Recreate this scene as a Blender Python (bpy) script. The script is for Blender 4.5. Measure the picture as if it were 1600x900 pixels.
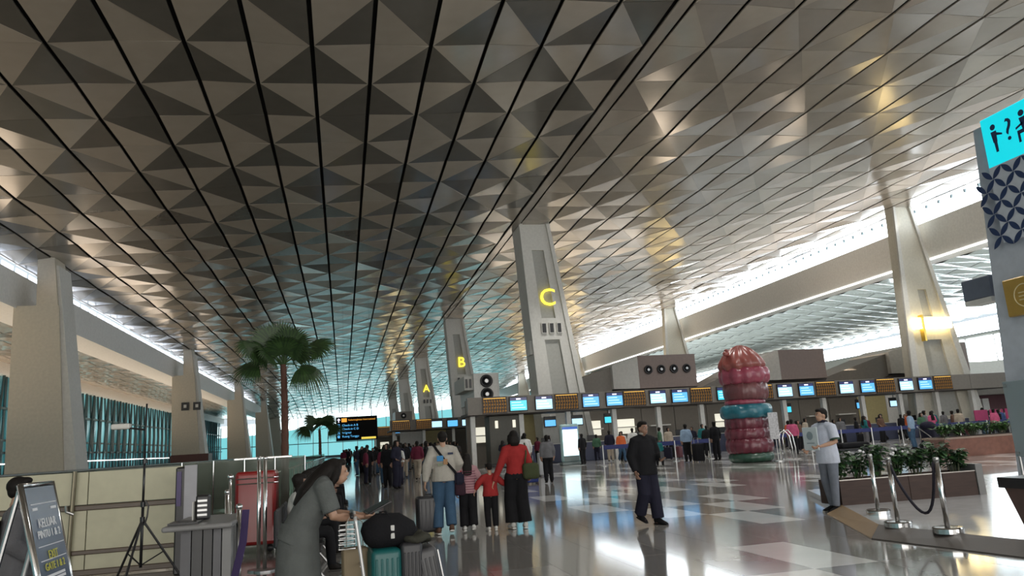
import bpy, bmesh, math, random
from mathutils import Vector, Matrix, noise
from math import sin, cos, pi, radians, sqrt, atan2
random.seed(7)
for _o in list(bpy.data.objects): bpy.data.objects.remove(_o)
SC = bpy.context.scene
COL = SC.collection

# ------------------------------------------------------------------ camera
cam_d = bpy.data.cameras.new('camera'); cam = bpy.data.objects.new('camera', cam_d); COL.objects.link(cam)
cam_d.sensor_width = 36.0; cam_d.lens = 36.0*1155/1600; cam_d.clip_end = 900; cam_d.clip_start = 0.05
cam.matrix_world = Matrix(((0.9741, 0.0138, -0.2257, 0), (-0.2178, -0.2104, -0.953, 0), (-0.0606, 0.9775, -0.202, 1.5), (0, 0, 0, 1)))
SC.camera = cam
# ------------------------------------------------------------------ sky
wd = bpy.data.worlds.new('sky'); SC.world = wd; wd.use_nodes = True
_bg = wd.node_tree.nodes['Background']; _bg.inputs['Color'].default_value = (0.80, 0.92, 1.0, 1); _bg.inputs['Strength'].default_value = 0.8
# ------------------------------------------------------------------ exposure
SC.view_settings.view_transform = 'Standard'; SC.view_settings.look = 'None'
SC.view_settings.gamma = 1; SC.view_settings.use_curve_mapping = False
SC.view_settings.exposure = 0.1
SC.cycles.use_denoising = True; SC.cycles.max_bounces = 7; SC.cycles.diffuse_bounces = 4; SC.cycles.glossy_bounces = 4
SC.cycles.sample_clamp_indirect = 6.0; SC.cycles.caustics_reflective = False; SC.cycles.caustics_refractive = False
def area(name, loc, rot, sx, sy, power, col=(1, 1, 1)):
    l = bpy.data.lights.new(name, 'AREA'); l.shape = 'RECTANGLE'; l.size = sx; l.size_y = sy; l.energy = power; l.color = col
    o = bpy.data.objects.new(name, l); COL.objects.link(o); o.location = loc; o.rotation_euler = rot; return o
# added fill light with no visible source, from behind the camera
area('rear_fill', (10, -29, 6.5), (pi/2, 0, 0), 60, 11, 8000, (1.0, .93, .84))
area('left_bay_fill', (-26, 70, 3.0), (pi, 0, 0), 5, 180, 8000, (1.0, .80, .60))  # added warm light that brightens the left bay ceiling
area('right_bay_fill', (58, 80, 5.0), (pi, 0, 0), 16, 150, 4000, (.9, 1.0, .97))  # added cool light that brightens the right bay ceiling
for _y, _w in ((54, 3200), (89, 1800), (126, 1200)): area('counter_uplight', (31.5, _y, 5.4), (pi, 0, 0), 26, 4, _w, (1.0, .84, .66))
area('beam_uplight', (40.6, 75, 15.2), (radians(180), radians(-50), 0), 1.2, 190, 800, (1.0, .93, .86))
for _x, _y, _w in [(x, y, 1500 if x > 10 else 500) for x in (6, 15, 26, 38) for y in (9, 20, 32, 42)]:  # added spots without fittings, to brighten the floor from above
    _l = bpy.data.lights.new('floor_fill_spot', 'SPOT'); _l.energy = _w*1.6; _l.spot_size = radians(105); _l.spot_blend = .8; _l.shadow_soft_size = .18; _l.color = (1.0, .97, .92)
    _o = bpy.data.objects.new('floor_fill_spot', _l); COL.objects.link(_o); _o.location = (_x, _y, 15.0)
GLOW = 1.0   # daylight level of the glazed strips

# ------------------------------------------------------------------ materials
MATS = {}
def mat(name, col, rough=0.5, metal=0.0, var=0.06, scale=6.0, emit=None, es=1.0, bump=0.0, bscale=40.0, coat=0.0, alpha=1.0, spec=0.5, streak=None):
    if name in MATS: return MATS[name]
    m = bpy.data.materials.new(name); m.use_nodes = True; nt = m.node_tree; b = nt.nodes['Principled BSDF']
    b.inputs['Roughness'].default_value = rough; b.inputs['Metallic'].default_value = metal
    b.inputs['Specular IOR Level'].default_value = spec
    if coat: b.inputs['Coat Weight'].default_value = coat; b.inputs['Coat Roughness'].default_value = 0.08
    tc = nt.nodes.new('ShaderNodeTexCoord')
    if var > 0:
        n = nt.nodes.new('ShaderNodeTexNoise'); n.inputs['Scale'].default_value = scale; n.inputs['Detail'].default_value = 4
        src = tc.outputs['Object']
        if streak:
            mp = nt.nodes.new('ShaderNodeMapping'); mp.inputs['Scale'].default_value = streak
            nt.links.new(src, mp.inputs['Vector']); src = mp.outputs['Vector']
        nt.links.new(src, n.inputs['Vector'])
        r = nt.nodes.new('ShaderNodeMapRange'); r.inputs['From Min'].default_value = 0.3; r.inputs['From Max'].default_value = 0.7
        r.inputs['To Min'].default_value = 1-var; r.inputs['To Max'].default_value = 1+var
        mx = nt.nodes.new('ShaderNodeVectorMath'); mx.operation = 'SCALE'; mx.inputs[0].default_value = col[:3]
        nt.links.new(n.outputs['Fac'], r.inputs['Value']); nt.links.new(r.outputs['Result'], mx.inputs['Scale'])
        nt.links.new(mx.outputs['Vector'], b.inputs['Base Color'])
    else: b.inputs['Base Color'].default_value = (*col[:3], 1)
    if bump:
        n2 = nt.nodes.new('ShaderNodeTexNoise'); n2.inputs['Scale'].default_value = bscale; n2.inputs['Detail'].default_value = 3
        nt.links.new(tc.outputs['Object'], n2.inputs['Vector'])
        bp = nt.nodes.new('ShaderNodeBump'); bp.inputs['Strength'].default_value = bump; bp.inputs['Distance'].default_value = 0.02
        nt.links.new(n2.outputs['Fac'], bp.inputs['Height']); nt.links.new(bp.outputs['Normal'], b.inputs['Normal'])
    if emit: b.inputs['Emission Color'].default_value = (*emit, 1); b.inputs['Emission Strength'].default_value = es
    if alpha < 1: b.inputs['Alpha'].default_value = alpha
    MATS[name] = m; return m
def glass(name, tint=(0.75, 0.85, 0.83), mixf=0.75, rough=0.03):
    """thin architectural glass: mostly see-through with a mirror film"""
    if name in MATS: return MATS[name]
    m = bpy.data.materials.new(name); m.use_nodes = True; nt = m.node_tree; nt.nodes.clear()
    o = nt.nodes.new('ShaderNodeOutputMaterial'); t = nt.nodes.new('ShaderNodeBsdfTransparent'); g = nt.nodes.new('ShaderNodeBsdfPrincipled')
    t.inputs['Color'].default_value = (*tint, 1); g.inputs['Base Color'].default_value = (*[c*0.6 for c in tint], 1); g.inputs['Roughness'].default_value = rough
    n = nt.nodes.new('ShaderNodeTexNoise'); n.inputs['Scale'].default_value = 3
    r = nt.nodes.new('ShaderNodeMapRange'); r.inputs['To Min'].default_value = 1-mixf-0.05; r.inputs['To Max'].default_value = 1-mixf+0.05
    mx = nt.nodes.new('ShaderNodeMixShader'); nt.links.new(n.outputs['Fac'], r.inputs['Value']); nt.links.new(r.outputs['Result'], mx.inputs['Fac'])
    nt.links.new(t.outputs[0], mx.inputs[1]); nt.links.new(g.outputs[0], mx.inputs[2]); nt.links.new(mx.outputs[0], o.inputs['Surface'])
    MATS[name] = m; return m

# ------------------------------------------------------------------ mesh helpers
def link(name, me, parent=None, mats=None):
    o = bpy.data.objects.new(name, me); COL.objects.link(o)
    if parent: o.parent = parent
    for m in (mats or []): me.materials.append(m)
    return o
def obj(name, bm, m=None, parent=None, smooth=False, kind=None):
    me = bpy.data.meshes.new(name); bmesh.ops.recalc_face_normals(bm, faces=bm.faces[:]); bm.to_mesh(me); bm.free()
    if smooth:
        for p in me.polygons: p.use_smooth = True
    ms = m if isinstance(m, (list, tuple)) else ([m] if m else [])
    o = link(name, me, parent, ms)
    if kind: o['kind'] = kind
    return o
def tag(o, label=None, cat=None, group=None, kind=None):
    if label: o['label'] = label
    if cat: o['category'] = cat
    if group: o['group'] = group
    if kind: o['kind'] = kind
    return o
def thing(name, label, cat, loc=(0, 0, 0), rz=0.0, group=None):
    o = bpy.data.objects.new(name, None); COL.objects.link(o); o.location = loc; o.rotation_euler = (0, 0, rz); o.empty_display_size = 0.1
    return tag(o, label, cat, group)
def box(bm, a, b, mi=0):
    x0, y0, z0 = a; x1, y1, z1 = b
    v = [bm.verts.new(p) for p in ((x0,y0,z0),(x1,y0,z0),(x1,y1,z0),(x0,y1,z0),(x0,y0,z1),(x1,y0,z1),(x1,y1,z1),(x0,y1,z1))]
    for q in ((0,3,2,1),(4,5,6,7),(0,1,5,4),(1,2,6,5),(2,3,7,6),(3,0,4,7)):
        f = bm.faces.new([v[i] for i in q]); f.material_index = mi
    return v
def hexa(bm, pts, mi=0):
    v = [bm.verts.new(p) for p in pts]
    for q in ((0,3,2,1),(4,5,6,7),(0,1,5,4),(1,2,6,5),(2,3,7,6),(3,0,4,7)):
        f = bm.faces.new([v[i] for i in q]); f.material_index = mi
def quad(bm, pts, mi=0):
    f = bm.faces.new([bm.verts.new(p) for p in pts]); f.material_index = mi; return f
def bx(a, b):
    bm = bmesh.new(); box(bm, a, b); return bm
def rbox(a, b, r=0.02, seg=2):
    bm = bx(a, b); bmesh.ops.bevel(bm, geom=bm.edges[:], offset=r, segments=seg, affect='EDGES', profile=0.5); return bm
def tube(bm, pts, rads, seg=10, side=None, cap=True, mi=0):
    """tube through pts; rads: float or (a,b): a along side vector, b across"""
    pts = [Vector(p) for p in pts]; n = len(pts); rings = []
    if not isinstance(rads, (list,)): rads = [rads]*n
    prev = None
    for i, p in enumerate(pts):
        d = (pts[min(i+1, n-1)] - pts[max(i-1, 0)])
        if d.length < 1e-9: d = Vector((0, 0, 1))
        d.normalize()
        s = Vector(side) if side else (prev if prev else (Vector((1, 0, 0)) if abs(d.x) < 0.8 else Vector((0, 1, 0))))
        s = s - d*s.dot(d)
        if s.length < 1e-6: s = d.orthogonal()
        s.normalize(); prev = s; t = d.cross(s)
        a, b = rads[i] if isinstance(rads[i], tuple) else (rads[i], rads[i])
        rings.append([bm.verts.new(p + s*a*cos(2*pi*k/seg) + t*b*sin(2*pi*k/seg)) for k in range(seg)])
    for i in range(n-1):
        for k in range(seg):
            f = bm.faces.new((rings[i][k], rings[i][(k+1) % seg], rings[i+1][(k+1) % seg], rings[i+1][k])); f.material_index = mi
    if cap:
        for rg, rev in ((rings[0], True), (rings[-1], False)):
            f = bm.faces.new(rg[::-1] if rev else rg); f.material_index = mi
    return rings
def ball(bm, c, r, seg=12, rings=8, mi=0):
    if not isinstance(r, tuple): r = (r, r, r)
    m = Matrix.Translation(c) @ Matrix.Diagonal((*r, 1))
    g = bmesh.ops.create_uvsphere(bm, u_segments=seg, v_segments=rings, radius=1, matrix=m)
    if mi:
        for v in g['verts']:
            for f in v.link_faces: f.material_index = mi
def lathe(bm, prof, c=(0, 0, 0), seg=20, fn=None, mi=0):
    rings = []
    for r, z in prof:
        rings.append([bm.verts.new((c[0]+(r+(fn(r, z, 2*pi*k/seg) if fn else 0))*cos(2*pi*k/seg), c[1]+(r+(fn(r, z, 2*pi*k/seg) if fn else 0))*sin(2*pi*k/seg), c[2]+z)) for k in range(seg)])
    for i in range(len(rings)-1):
        for k in range(seg):
            f = bm.faces.new((rings[i][k], rings[i][(k+1) % seg], rings[i+1][(k+1) % seg], rings[i+1][k])); f.material_index = mi
    if prof[0][0] > 1e-4: bm.faces.new(rings[0][::-1]).material_index = mi
    if prof[-1][0] > 1e-4: bm.faces.new(rings[-1]).material_index = mi
def cyl(bm, c, r, h, seg=16, axis='Z'):
    d = {'X': (h, 0, 0), 'Y': (0, h, 0), 'Z': (0, 0, h)}[axis]
    tube(bm, [c, (c[0]+d[0], c[1]+d[1], c[2]+d[2])], r, seg)
def text(name, s, size, m, parent, loc, rot, ext=0.004, align='CENTER', bold=0.0):
    cu = bpy.data.curves.new(name, 'FONT'); cu.body = s; cu.size = size; cu.extrude = ext; cu.align_x = align; cu.align_y = 'CENTER'; cu.offset = bold
    cu.resolution_u = 3
    t = bpy.data.objects.new('tmp', cu); COL.objects.link(t)
    dg = bpy.context.evaluated_depsgraph_get(); dg.update(); me = bpy.data.meshes.new_from_object(t.evaluated_get(dg)); bpy.data.objects.remove(t); bpy.data.curves.remove(cu)
    me.materials.clear(); me.materials.append(m); me.name = name
    o = bpy.data.objects.new(name, me); COL.objects.link(o); o.parent = parent; o.location = loc; o.rotation_euler = rot
    return o
def copy_tree(o, parent=None):
    c = o.copy(); COL.objects.link(c); c.parent = parent
    for ch in list(o.children): copy_tree(ch, c)
    return c
def ordn(i):
    return ['first','second','third','fourth','fifth','sixth','seventh','eighth','ninth','tenth','eleventh','twelfth','thirteenth','fourteenth','fifteenth','sixteenth','seventeenth','eighteenth','nineteenth','twentieth'][i]

# palette
WHITE = mat('white_plaster', (0.62, 0.61, 0.57), 0.55)
BEAM = mat('painted_beam', (0.74, 0.73, 0.70), 0.5)
CREAM = mat('cream_cladding', (0.52, 0.47, 0.38), 0.45)
DARK = mat('dark_void', (0.02, 0.02, 0.02), 0.8)
BLACK = mat('black_plastic', (0.015, 0.015, 0.017), 0.35)
CHROME = mat('polished_steel', (0.62, 0.62, 0.62), 0.18, 1.0, var=0.03)
STEEL = mat('brushed_steel', (0.45, 0.45, 0.45), 0.35, 1.0)
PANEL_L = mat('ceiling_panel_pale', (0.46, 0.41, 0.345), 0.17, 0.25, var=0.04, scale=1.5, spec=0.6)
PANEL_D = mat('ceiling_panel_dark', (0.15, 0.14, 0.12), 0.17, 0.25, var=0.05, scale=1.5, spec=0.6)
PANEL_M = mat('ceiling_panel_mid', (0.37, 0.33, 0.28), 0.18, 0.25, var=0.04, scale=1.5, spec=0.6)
SHINE = mat('polished_ceiling_panel', (0.55, 0.60, 0.58), 0.16, 0.7, var=0.05, scale=1.0)
LITW = mat('daylit_glazing', (0.8, 0.85, 0.9), 0.3, emit=(0.86, 0.94, 1.0), es=9.0*GLOW, var=0)
LITW2 = mat('daylit_glazing_far', (0.8, 0.9, 0.9), 0.3, emit=(0.80, 0.98, 1.0), es=2.6*GLOW, var=0)
TEAL = mat('tinted_daylit_glass', (0.1, 0.3, 0.32), 0.2, emit=(0.20, 0.62, 0.66), es=0.95*GLOW, var=0)
COVE = mat('cove_lamp', (1, 1, 1), 0.3, emit=(1.0, 0.97, 0.92), es=4.0, var=0)
WARM = mat('warm_lamp', (1, 0.9, 0.6), 0.3, emit=(1.0, 0.78, 0.38), es=7.0, var=0)
MULL = mat('dark_mullion', (0.03, 0.06, 0.065), 0.4)

# ------------------------------------------------------------------ ceiling profile
H0 = 13.5
PROF = [(-1.42,.905),(-1.262,.926),(-.962,.95),(-.662,.968),(-.362,.993),(-.062,1.0),(.388,1.029),(.838,1.06),(1.335,1.076),(1.785,1.092),(3.25,1.15)]
def zc(X, Y):
    q = X/H0
    if q <= PROF[0][0]: h = PROF[0][1]
    elif q >= PROF[-1][0]: h = PROF[-1][1]
    else:
        for (a, ha), (b, hb) in zip(PROF, PROF[1:]):
            if a <= q <= b: h = ha+(hb-ha)*(q-a)/(b-a); break
    t = max(0.0, (Y-160)/55)
    return 1.5 + H0*h - (3.9-0.03*(X+20))*t**1.7
Y0, Y1 = -30.0, 215.0
XL, XR = -19.1, 43.2
CINV = cam.matrix_world.inverted()
def project(p):
    c = CINV @ Vector(p)
    if c.z > -0.1: return None
    return (800+1155*c.x/-c.z, 450-1155*c.y/-c.z, -c.z)

def build_ceiling():
    ys = [Y0, 0, 80, 150] + [160+5.5*i for i in range(11)]
    xs = [XL, -17, -13, -8.9, -4.9, -.84, 5.2, 11.3, 18, 24, 33, XR]
    bm = bmesh.new(); g = [[bm.verts.new((x, y, zc(x, y)+0.35)) for x in xs] for y in ys]; g2 = [[bm.verts.new((x, y, zc(x, y)+0.8)) for x in xs] for y in ys]
    for i in range(len(ys)-1):
        for j in range(len(xs)-1):
            bm.faces.new((g[i][j], g[i][j+1], g[i+1][j+1], g[i+1][j])); bm.faces.new((g2[i][j], g2[i+1][j], g2[i+1][j+1], g2[i][j+1]))
    ceil = obj('ceiling', bm, DARK); ceil['kind'] = 'structure'
    seams = [(-.062+.15*k)*H0 for k in range(-9, 7)]; base_k = -9
    seams2 = [(.885+.15*k)*H0 for k in range(0, 16)]
    strips = [(seams[i], seams[i+1], base_k+i, 0) for i in range(len(seams)-1)]
    strips.append((seams[-1], seams2[0], None, 0))
    strips += [(seams2[i], seams2[i+1], 7+i, 1) for i in range(len(seams2)-1)]
    strips.insert(0, (XL, seams[0], None, 2)); strips.append((seams2[-1], XR, None, 2))
    tris = []; DY = 2.8; d = 0.06
    for (xa, xb, k, side) in strips:
        a, b = xa+0.075, xb-0.075
        for r in range(-19, 69):
            y0 = 23.64+DY*r; y1 = y0+DY
            if y1 > Y1: continue
            if k is None:
                tris.append((((a, y0, 0), (b, y0, 0), (b, y1, 0), (a, y1, 0)), 2 if side == 0 else 0)); continue
            e = 0.012
            A = (a, y0+e, 0 if (k+r) % 2 == 0 else d); Bp = (b, y0+e, d if (k+r) % 2 == 0 else 0)
            Cp = (b, y1-e, 0 if (k+r) % 2 == 0 else d); D = (a, y1-e, d if (k+r) % 2 == 0 else 0)
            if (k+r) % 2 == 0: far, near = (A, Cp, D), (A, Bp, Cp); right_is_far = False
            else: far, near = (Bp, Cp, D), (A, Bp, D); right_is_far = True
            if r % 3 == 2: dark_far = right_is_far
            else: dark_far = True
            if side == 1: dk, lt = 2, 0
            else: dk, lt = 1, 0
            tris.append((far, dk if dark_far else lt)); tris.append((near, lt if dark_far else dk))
    scored = []
    for i, (pts, mi) in enumerate(tris):
        c = [sum(p[j] for p in pts)/len(pts) for j in range(2)]
        q = project((c[0], c[1], zc(c[0], c[1])))
        if q and -40 < q[0] < 1640 and -40 < q[1] < 900 : scored.append((q[2], i))
    scored.sort(); pick = set(i for _, i in scored[:298])
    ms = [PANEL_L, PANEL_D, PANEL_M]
    rest = bmesh.new()
    for i, (pts, mi) in enumerate(tris):
        bm = bmesh.new() if i in pick else rest
        jr = random.Random(i); far_ = max(0, min(1, (pts[0][1]-30)/40))
        lo = [bm.verts.new((p[0], p[1], zc(p[0], p[1])+p[2]+jr.uniform(-.03, .03)*(.35+far_))) for p in pts]; hi = [bm.verts.new((v.co.x, v.co.y, v.co.z+0.06)) for v in lo]
        n = len(lo); fs = [bm.faces.new(lo[::-1])]
        fs += [bm.faces.new((lo[j], lo[(j+1) % n], hi[(j+1) % n], hi[j])) for j in range(n)]
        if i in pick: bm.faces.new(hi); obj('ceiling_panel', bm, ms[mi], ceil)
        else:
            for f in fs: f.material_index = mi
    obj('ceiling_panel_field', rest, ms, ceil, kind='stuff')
    # slim downlight track in the wide strip beside the pylons
    return ceil
build_ceiling()

# ------------------------------------------------------------------ floor
TX, TY = 0.78, 1.8
FL = [mat('floor_tile_grey', (0.26, 0.25, 0.235), 0.09, var=0.05, scale=2, spec=0.7, coat=0.15), mat('floor_tile_white', (0.80, 0.80, 0.78), 0.09, var=0.04, scale=2, spec=0.7, coat=0.15),
      mat('floor_tile_taupe', (0.31, 0.30, 0.285), 0.09, var=0.05, scale=2, spec=0.7, coat=0.15)]
def tile_kind(i, j):
    h = random.Random(i*7919+j*104729+5).random()
    if i < -3 and (h < .97 or j > 8): return 2 if (h > .6 and (i+j) % 2 == 0) else 0
    if (i+j) % 2 == 0 and (h < 0.45 or (i, j) in ((0, 0), (-2, -2), (-1, 1))): return 1
    return 2 if h > 0.70 else 0
def build_floor():
    bm = bx((-45, Y0, -0.4), (72, Y1, -0.06)); fl = obj('floor', bm, mat('screed', (0.1, 0.1, 0.1), 0.8)); fl['kind'] = 'structure'
    e = 0.004
    mes = []
    for m in FL:
        b = bmesh.new(); box(b, (0, 0, -0.05), (TX-e, TY-e, 0)); me = bpy.data.meshes.new('floor_tile'); bmesh.ops.recalc_face_normals(b, faces=b.faces[:]); b.to_mesh(me); b.free(); me.materials.append(m); mes.append(me)
    near = []
    for i in range(-70, 84):
        for j in range(-23, 113):
            x, y = 6.35+TX*i, 10.9+TY*j
            q = project((x+TX/2, y+TY/2, 0))
            if q and -60 < q[0] < 1660 and q[1] < 960: near.append((q[2], i, j))
    near.sort(); pick = set((i, j) for _, i, j in near[:298])
    rest = bmesh.new()
    for i in range(-65, 84):
        for j in range(-22, 113):
            x, y = 6.35+TX*i, 10.9+TY*j
            if y+TY > Y1 or x < -45 or x+TX > 72: continue
            k = tile_kind(i, j)
            if (i, j) in pick:
                o = bpy.data.objects.new('floor_tile', mes[k]); COL.objects.link(o); o.parent = fl; o.location = (x, y, 0)
            else: quad(rest, [(x, y, 0), (x+TX-e, y, 0), (x+TX-e, y+TY-e, 0), (x, y+TY-e, 0)], k)
    obj('floor_tile_field', rest, FL, fl, kind='stuff')
build_floor()

# ------------------------------------------------------------------ right side: glazed strip, white beam, cove lamp, side bay
def structure(name, bm, m, parent=None, smooth=False):
    o = obj(name, bm, m, parent, smooth)
    if not parent: o['kind'] = 'structure'
    return o
RB0, RB1 = 13.0, 15.8       # beam bottom / top
structure('wall_right', bx((XR, Y0, RB0), (XR+2.0, Y1, RB1)), BEAM)
cw = structure('window_1', bx((XR+0.7, Y0, RB1), (XR+1.0, Y1, RB1+0.12)), MULL)
for k in range(62):
    y = Y0+3.95*k; zt = zc(XR, y+2)-0.02
    obj('pane', bx((XR+0.75, y+0.04, RB1+0.12), (XR+0.8, min(y+3.91, Y1), zt+.3)), LITW, cw)
bm = bmesh.new()
for k in range(200):
    y = Y0+1.22*k
    if y > Y1: break
    box(bm, (XR+0.45, y, RB1+1.15), (XR+0.62, y+0.10, RB1+1.7))
obj('blind_bracket', bm, MULL, cw, kind='stuff')
tm = structure('trim_1', bx((XR-0.06, Y0, RB0-0.12), (XR+0.1, Y1, RB0-0.02)), COVE)
# side bay ceiling: polished strips
def bay_ceiling(name, xa, xb, za, zb, m_l, m_d, nx, dy, d, ya=Y0, yb=Y1, skew=0):
    root = structure(name, bmesh_slab(xa, xb, za+.4, zb+.4, ya, yb), DARK)
    bm = bmesh.new(); W = (xb-xa)/nx; rnd = random.Random(3)
    nr = int((yb-ya)/dy)
    for k in range(nx):
        x0, x1 = xa+W*k+0.04, xa+W*(k+1)-0.04
        for r in range(nr):
            y0, y1 = ya+dy*r, ya+dy*(r+1)-0.02
            f = lambda x: za+(zb-za)*(x-xa)/(xb-xa)
            e = (k+r) % 2 == 0
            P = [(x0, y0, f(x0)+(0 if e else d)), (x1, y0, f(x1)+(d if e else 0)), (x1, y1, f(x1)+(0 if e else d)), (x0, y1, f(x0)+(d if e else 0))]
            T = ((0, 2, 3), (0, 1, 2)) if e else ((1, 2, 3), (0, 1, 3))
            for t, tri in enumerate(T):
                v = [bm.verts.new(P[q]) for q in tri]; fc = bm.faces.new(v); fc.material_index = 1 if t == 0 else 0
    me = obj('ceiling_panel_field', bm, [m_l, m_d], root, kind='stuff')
    return root
def bmesh_slab(xa, xb, za, zb, ya, yb, t=0.3):
    bm = bmesh.new(); hexa(bm, [(xa, ya, za), (xb, ya, zb), (xb, yb, zb), (xa, yb, za), (xa, ya, za+t), (xb, ya, zb+t), (xb, yb, zb+t), (xa, yb, za+t)]); return bm
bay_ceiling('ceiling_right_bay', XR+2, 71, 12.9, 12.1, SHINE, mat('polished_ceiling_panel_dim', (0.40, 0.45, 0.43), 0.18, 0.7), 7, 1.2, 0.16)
structure('wall_right_outer', bx((71, Y0, 0), (71.6, Y1, 10.2)), WHITE)
wr = structure('window_2', bx((71, Y0, 10.2), (71.3, Y1, 10.3)), MULL)
for k in range(40):
    y = Y0+6.1*k; obj('pane', bx((71.1, y+.04, 10.3), (71.15, y+6.06, 11.9)), LITW, wr)
wr2 = structure('window_3', bx((70.8, 60, 6.8), (71.02, 76, 10.0)), BEAM)
for k in range(4): obj('pane', bx((70.74, 60.3+3.9*k, 7.0), (70.79, 63.9+3.9*k, 9.8)), LITW, wr2)
structure('trim_2', bx((70.9, 76, 8.3), (70.99, Y1, 8.5)), COVE)

# ------------------------------------------------------------------ left side: beam, strip window, bay ceiling, facade
LB0, LB1 = 10.95, 13.05
structure('wall_left', bx((XL-2.2, Y0, LB0), (XL+0.35, Y1, LB1)), BEAM)
wl = structure('window_4', bx((XL-0.5, Y0, LB1), (XL-0.3, Y1, LB1+0.08)), MULL)
for k in range(123):
    y = Y0+1.99*k
    if y+1.9 > Y1: break
    obj('pane', bx((XL-0.4, y+0.22, LB1+0.08), (XL-0.36, y+1.80, zc(XL, y)+.05)), mat('daylit_glazing_left', (0.8, 0.85, 1), 0.3, emit=(0.82, 0.88, 1.0), es=3.6*GLOW, var=0), wl)
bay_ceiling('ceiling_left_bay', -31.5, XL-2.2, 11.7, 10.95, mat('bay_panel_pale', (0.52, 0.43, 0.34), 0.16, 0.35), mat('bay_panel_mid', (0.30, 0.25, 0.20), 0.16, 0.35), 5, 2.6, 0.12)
structure('wall_left_outer', bx((-32.2, Y0, 10.6), (-31.2, Y1, 12.2)), BEAM)
fw = structure('window_5', bx((-32.0, Y0, 4.4), (-31.7, Y1, 4.6)), MULL)
for k in range(49):
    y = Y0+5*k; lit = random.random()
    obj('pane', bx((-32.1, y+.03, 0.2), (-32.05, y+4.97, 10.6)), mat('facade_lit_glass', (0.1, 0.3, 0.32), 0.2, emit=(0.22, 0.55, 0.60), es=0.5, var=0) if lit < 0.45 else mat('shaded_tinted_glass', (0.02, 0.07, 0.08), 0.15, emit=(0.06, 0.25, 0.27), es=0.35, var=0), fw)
bm = bmesh.new()
for k in range(66):
    y = 12+3.0*k
    if y > 208: break
    for s_, x_ in ((1.3, -31.4), (-1.1, -31.6), (.3, -31.75)):
        tube(bm, [(x_, y, 0.0), (x_-0.2, y+s_*1.6, 10.6)], (0.13, 0.13), 4)
obj('diagonal_mullion', bm, MULL, fw, kind='stuff')
for z_ in (0.2, 3.2, 7.4): structure('trim_3', bx((-31.95, Y0, z_), (-31.6, Y1, z_+0.22)), MULL)
structure('trim_4', bx((-31.3, 30, 2.2), (-31.2, 150, 2.3)), COVE)

# ------------------------------------------------------------------ far end glass wall
ew = structure('window_6', bx((-32, Y1+.4, 0), (72, Y1+.7, 0.6)), MULL)
k = 0
x = -32.0
while x < 71:
    x1 = x+3.9; zt = zc(x, Y1)-2.6; zt1 = zc(x1, Y1)-2.6
    bmm = bmesh.new(); hexa(bmm, [(x+.05, Y1+.5, .6), (x1, Y1+.5, .6), (x1, Y1+.55, .6), (x+.05, Y1+.55, .6), (x+.05, Y1+.5, zt), (x1, Y1+.5, zt1), (x1, Y1+.55, zt1), (x+.05, Y1+.55, zt)])
    obj('pane', bmm, TEAL, ew)
    bmm = bmesh.new(); hexa(bmm, [(x+.05, Y1+.5, zt+.1), (x1, Y1+.5, zt1+.1), (x1, Y1+.55, zt1+.1), (x+.05, Y1+.55, zt+.1), (x+.05, Y1+.5, zt+3.1), (x1, Y1+.5, zt1+3.1), (x1, Y1+.55, zt1+3.1), (x+.05, Y1+.55, zt+3.1)])
    obj('pane', bmm, LITW2, ew)
    obj('mullion', bx((x-.07, Y1+.3, 0.6), (x+.07, Y1+.5, zt+2.6)), MULL, ew); x += 4.0
obj('transom', bx((-32, Y1+.3, 4.0), (71, Y1+.48, 4.2)), MULL, ew)

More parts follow.
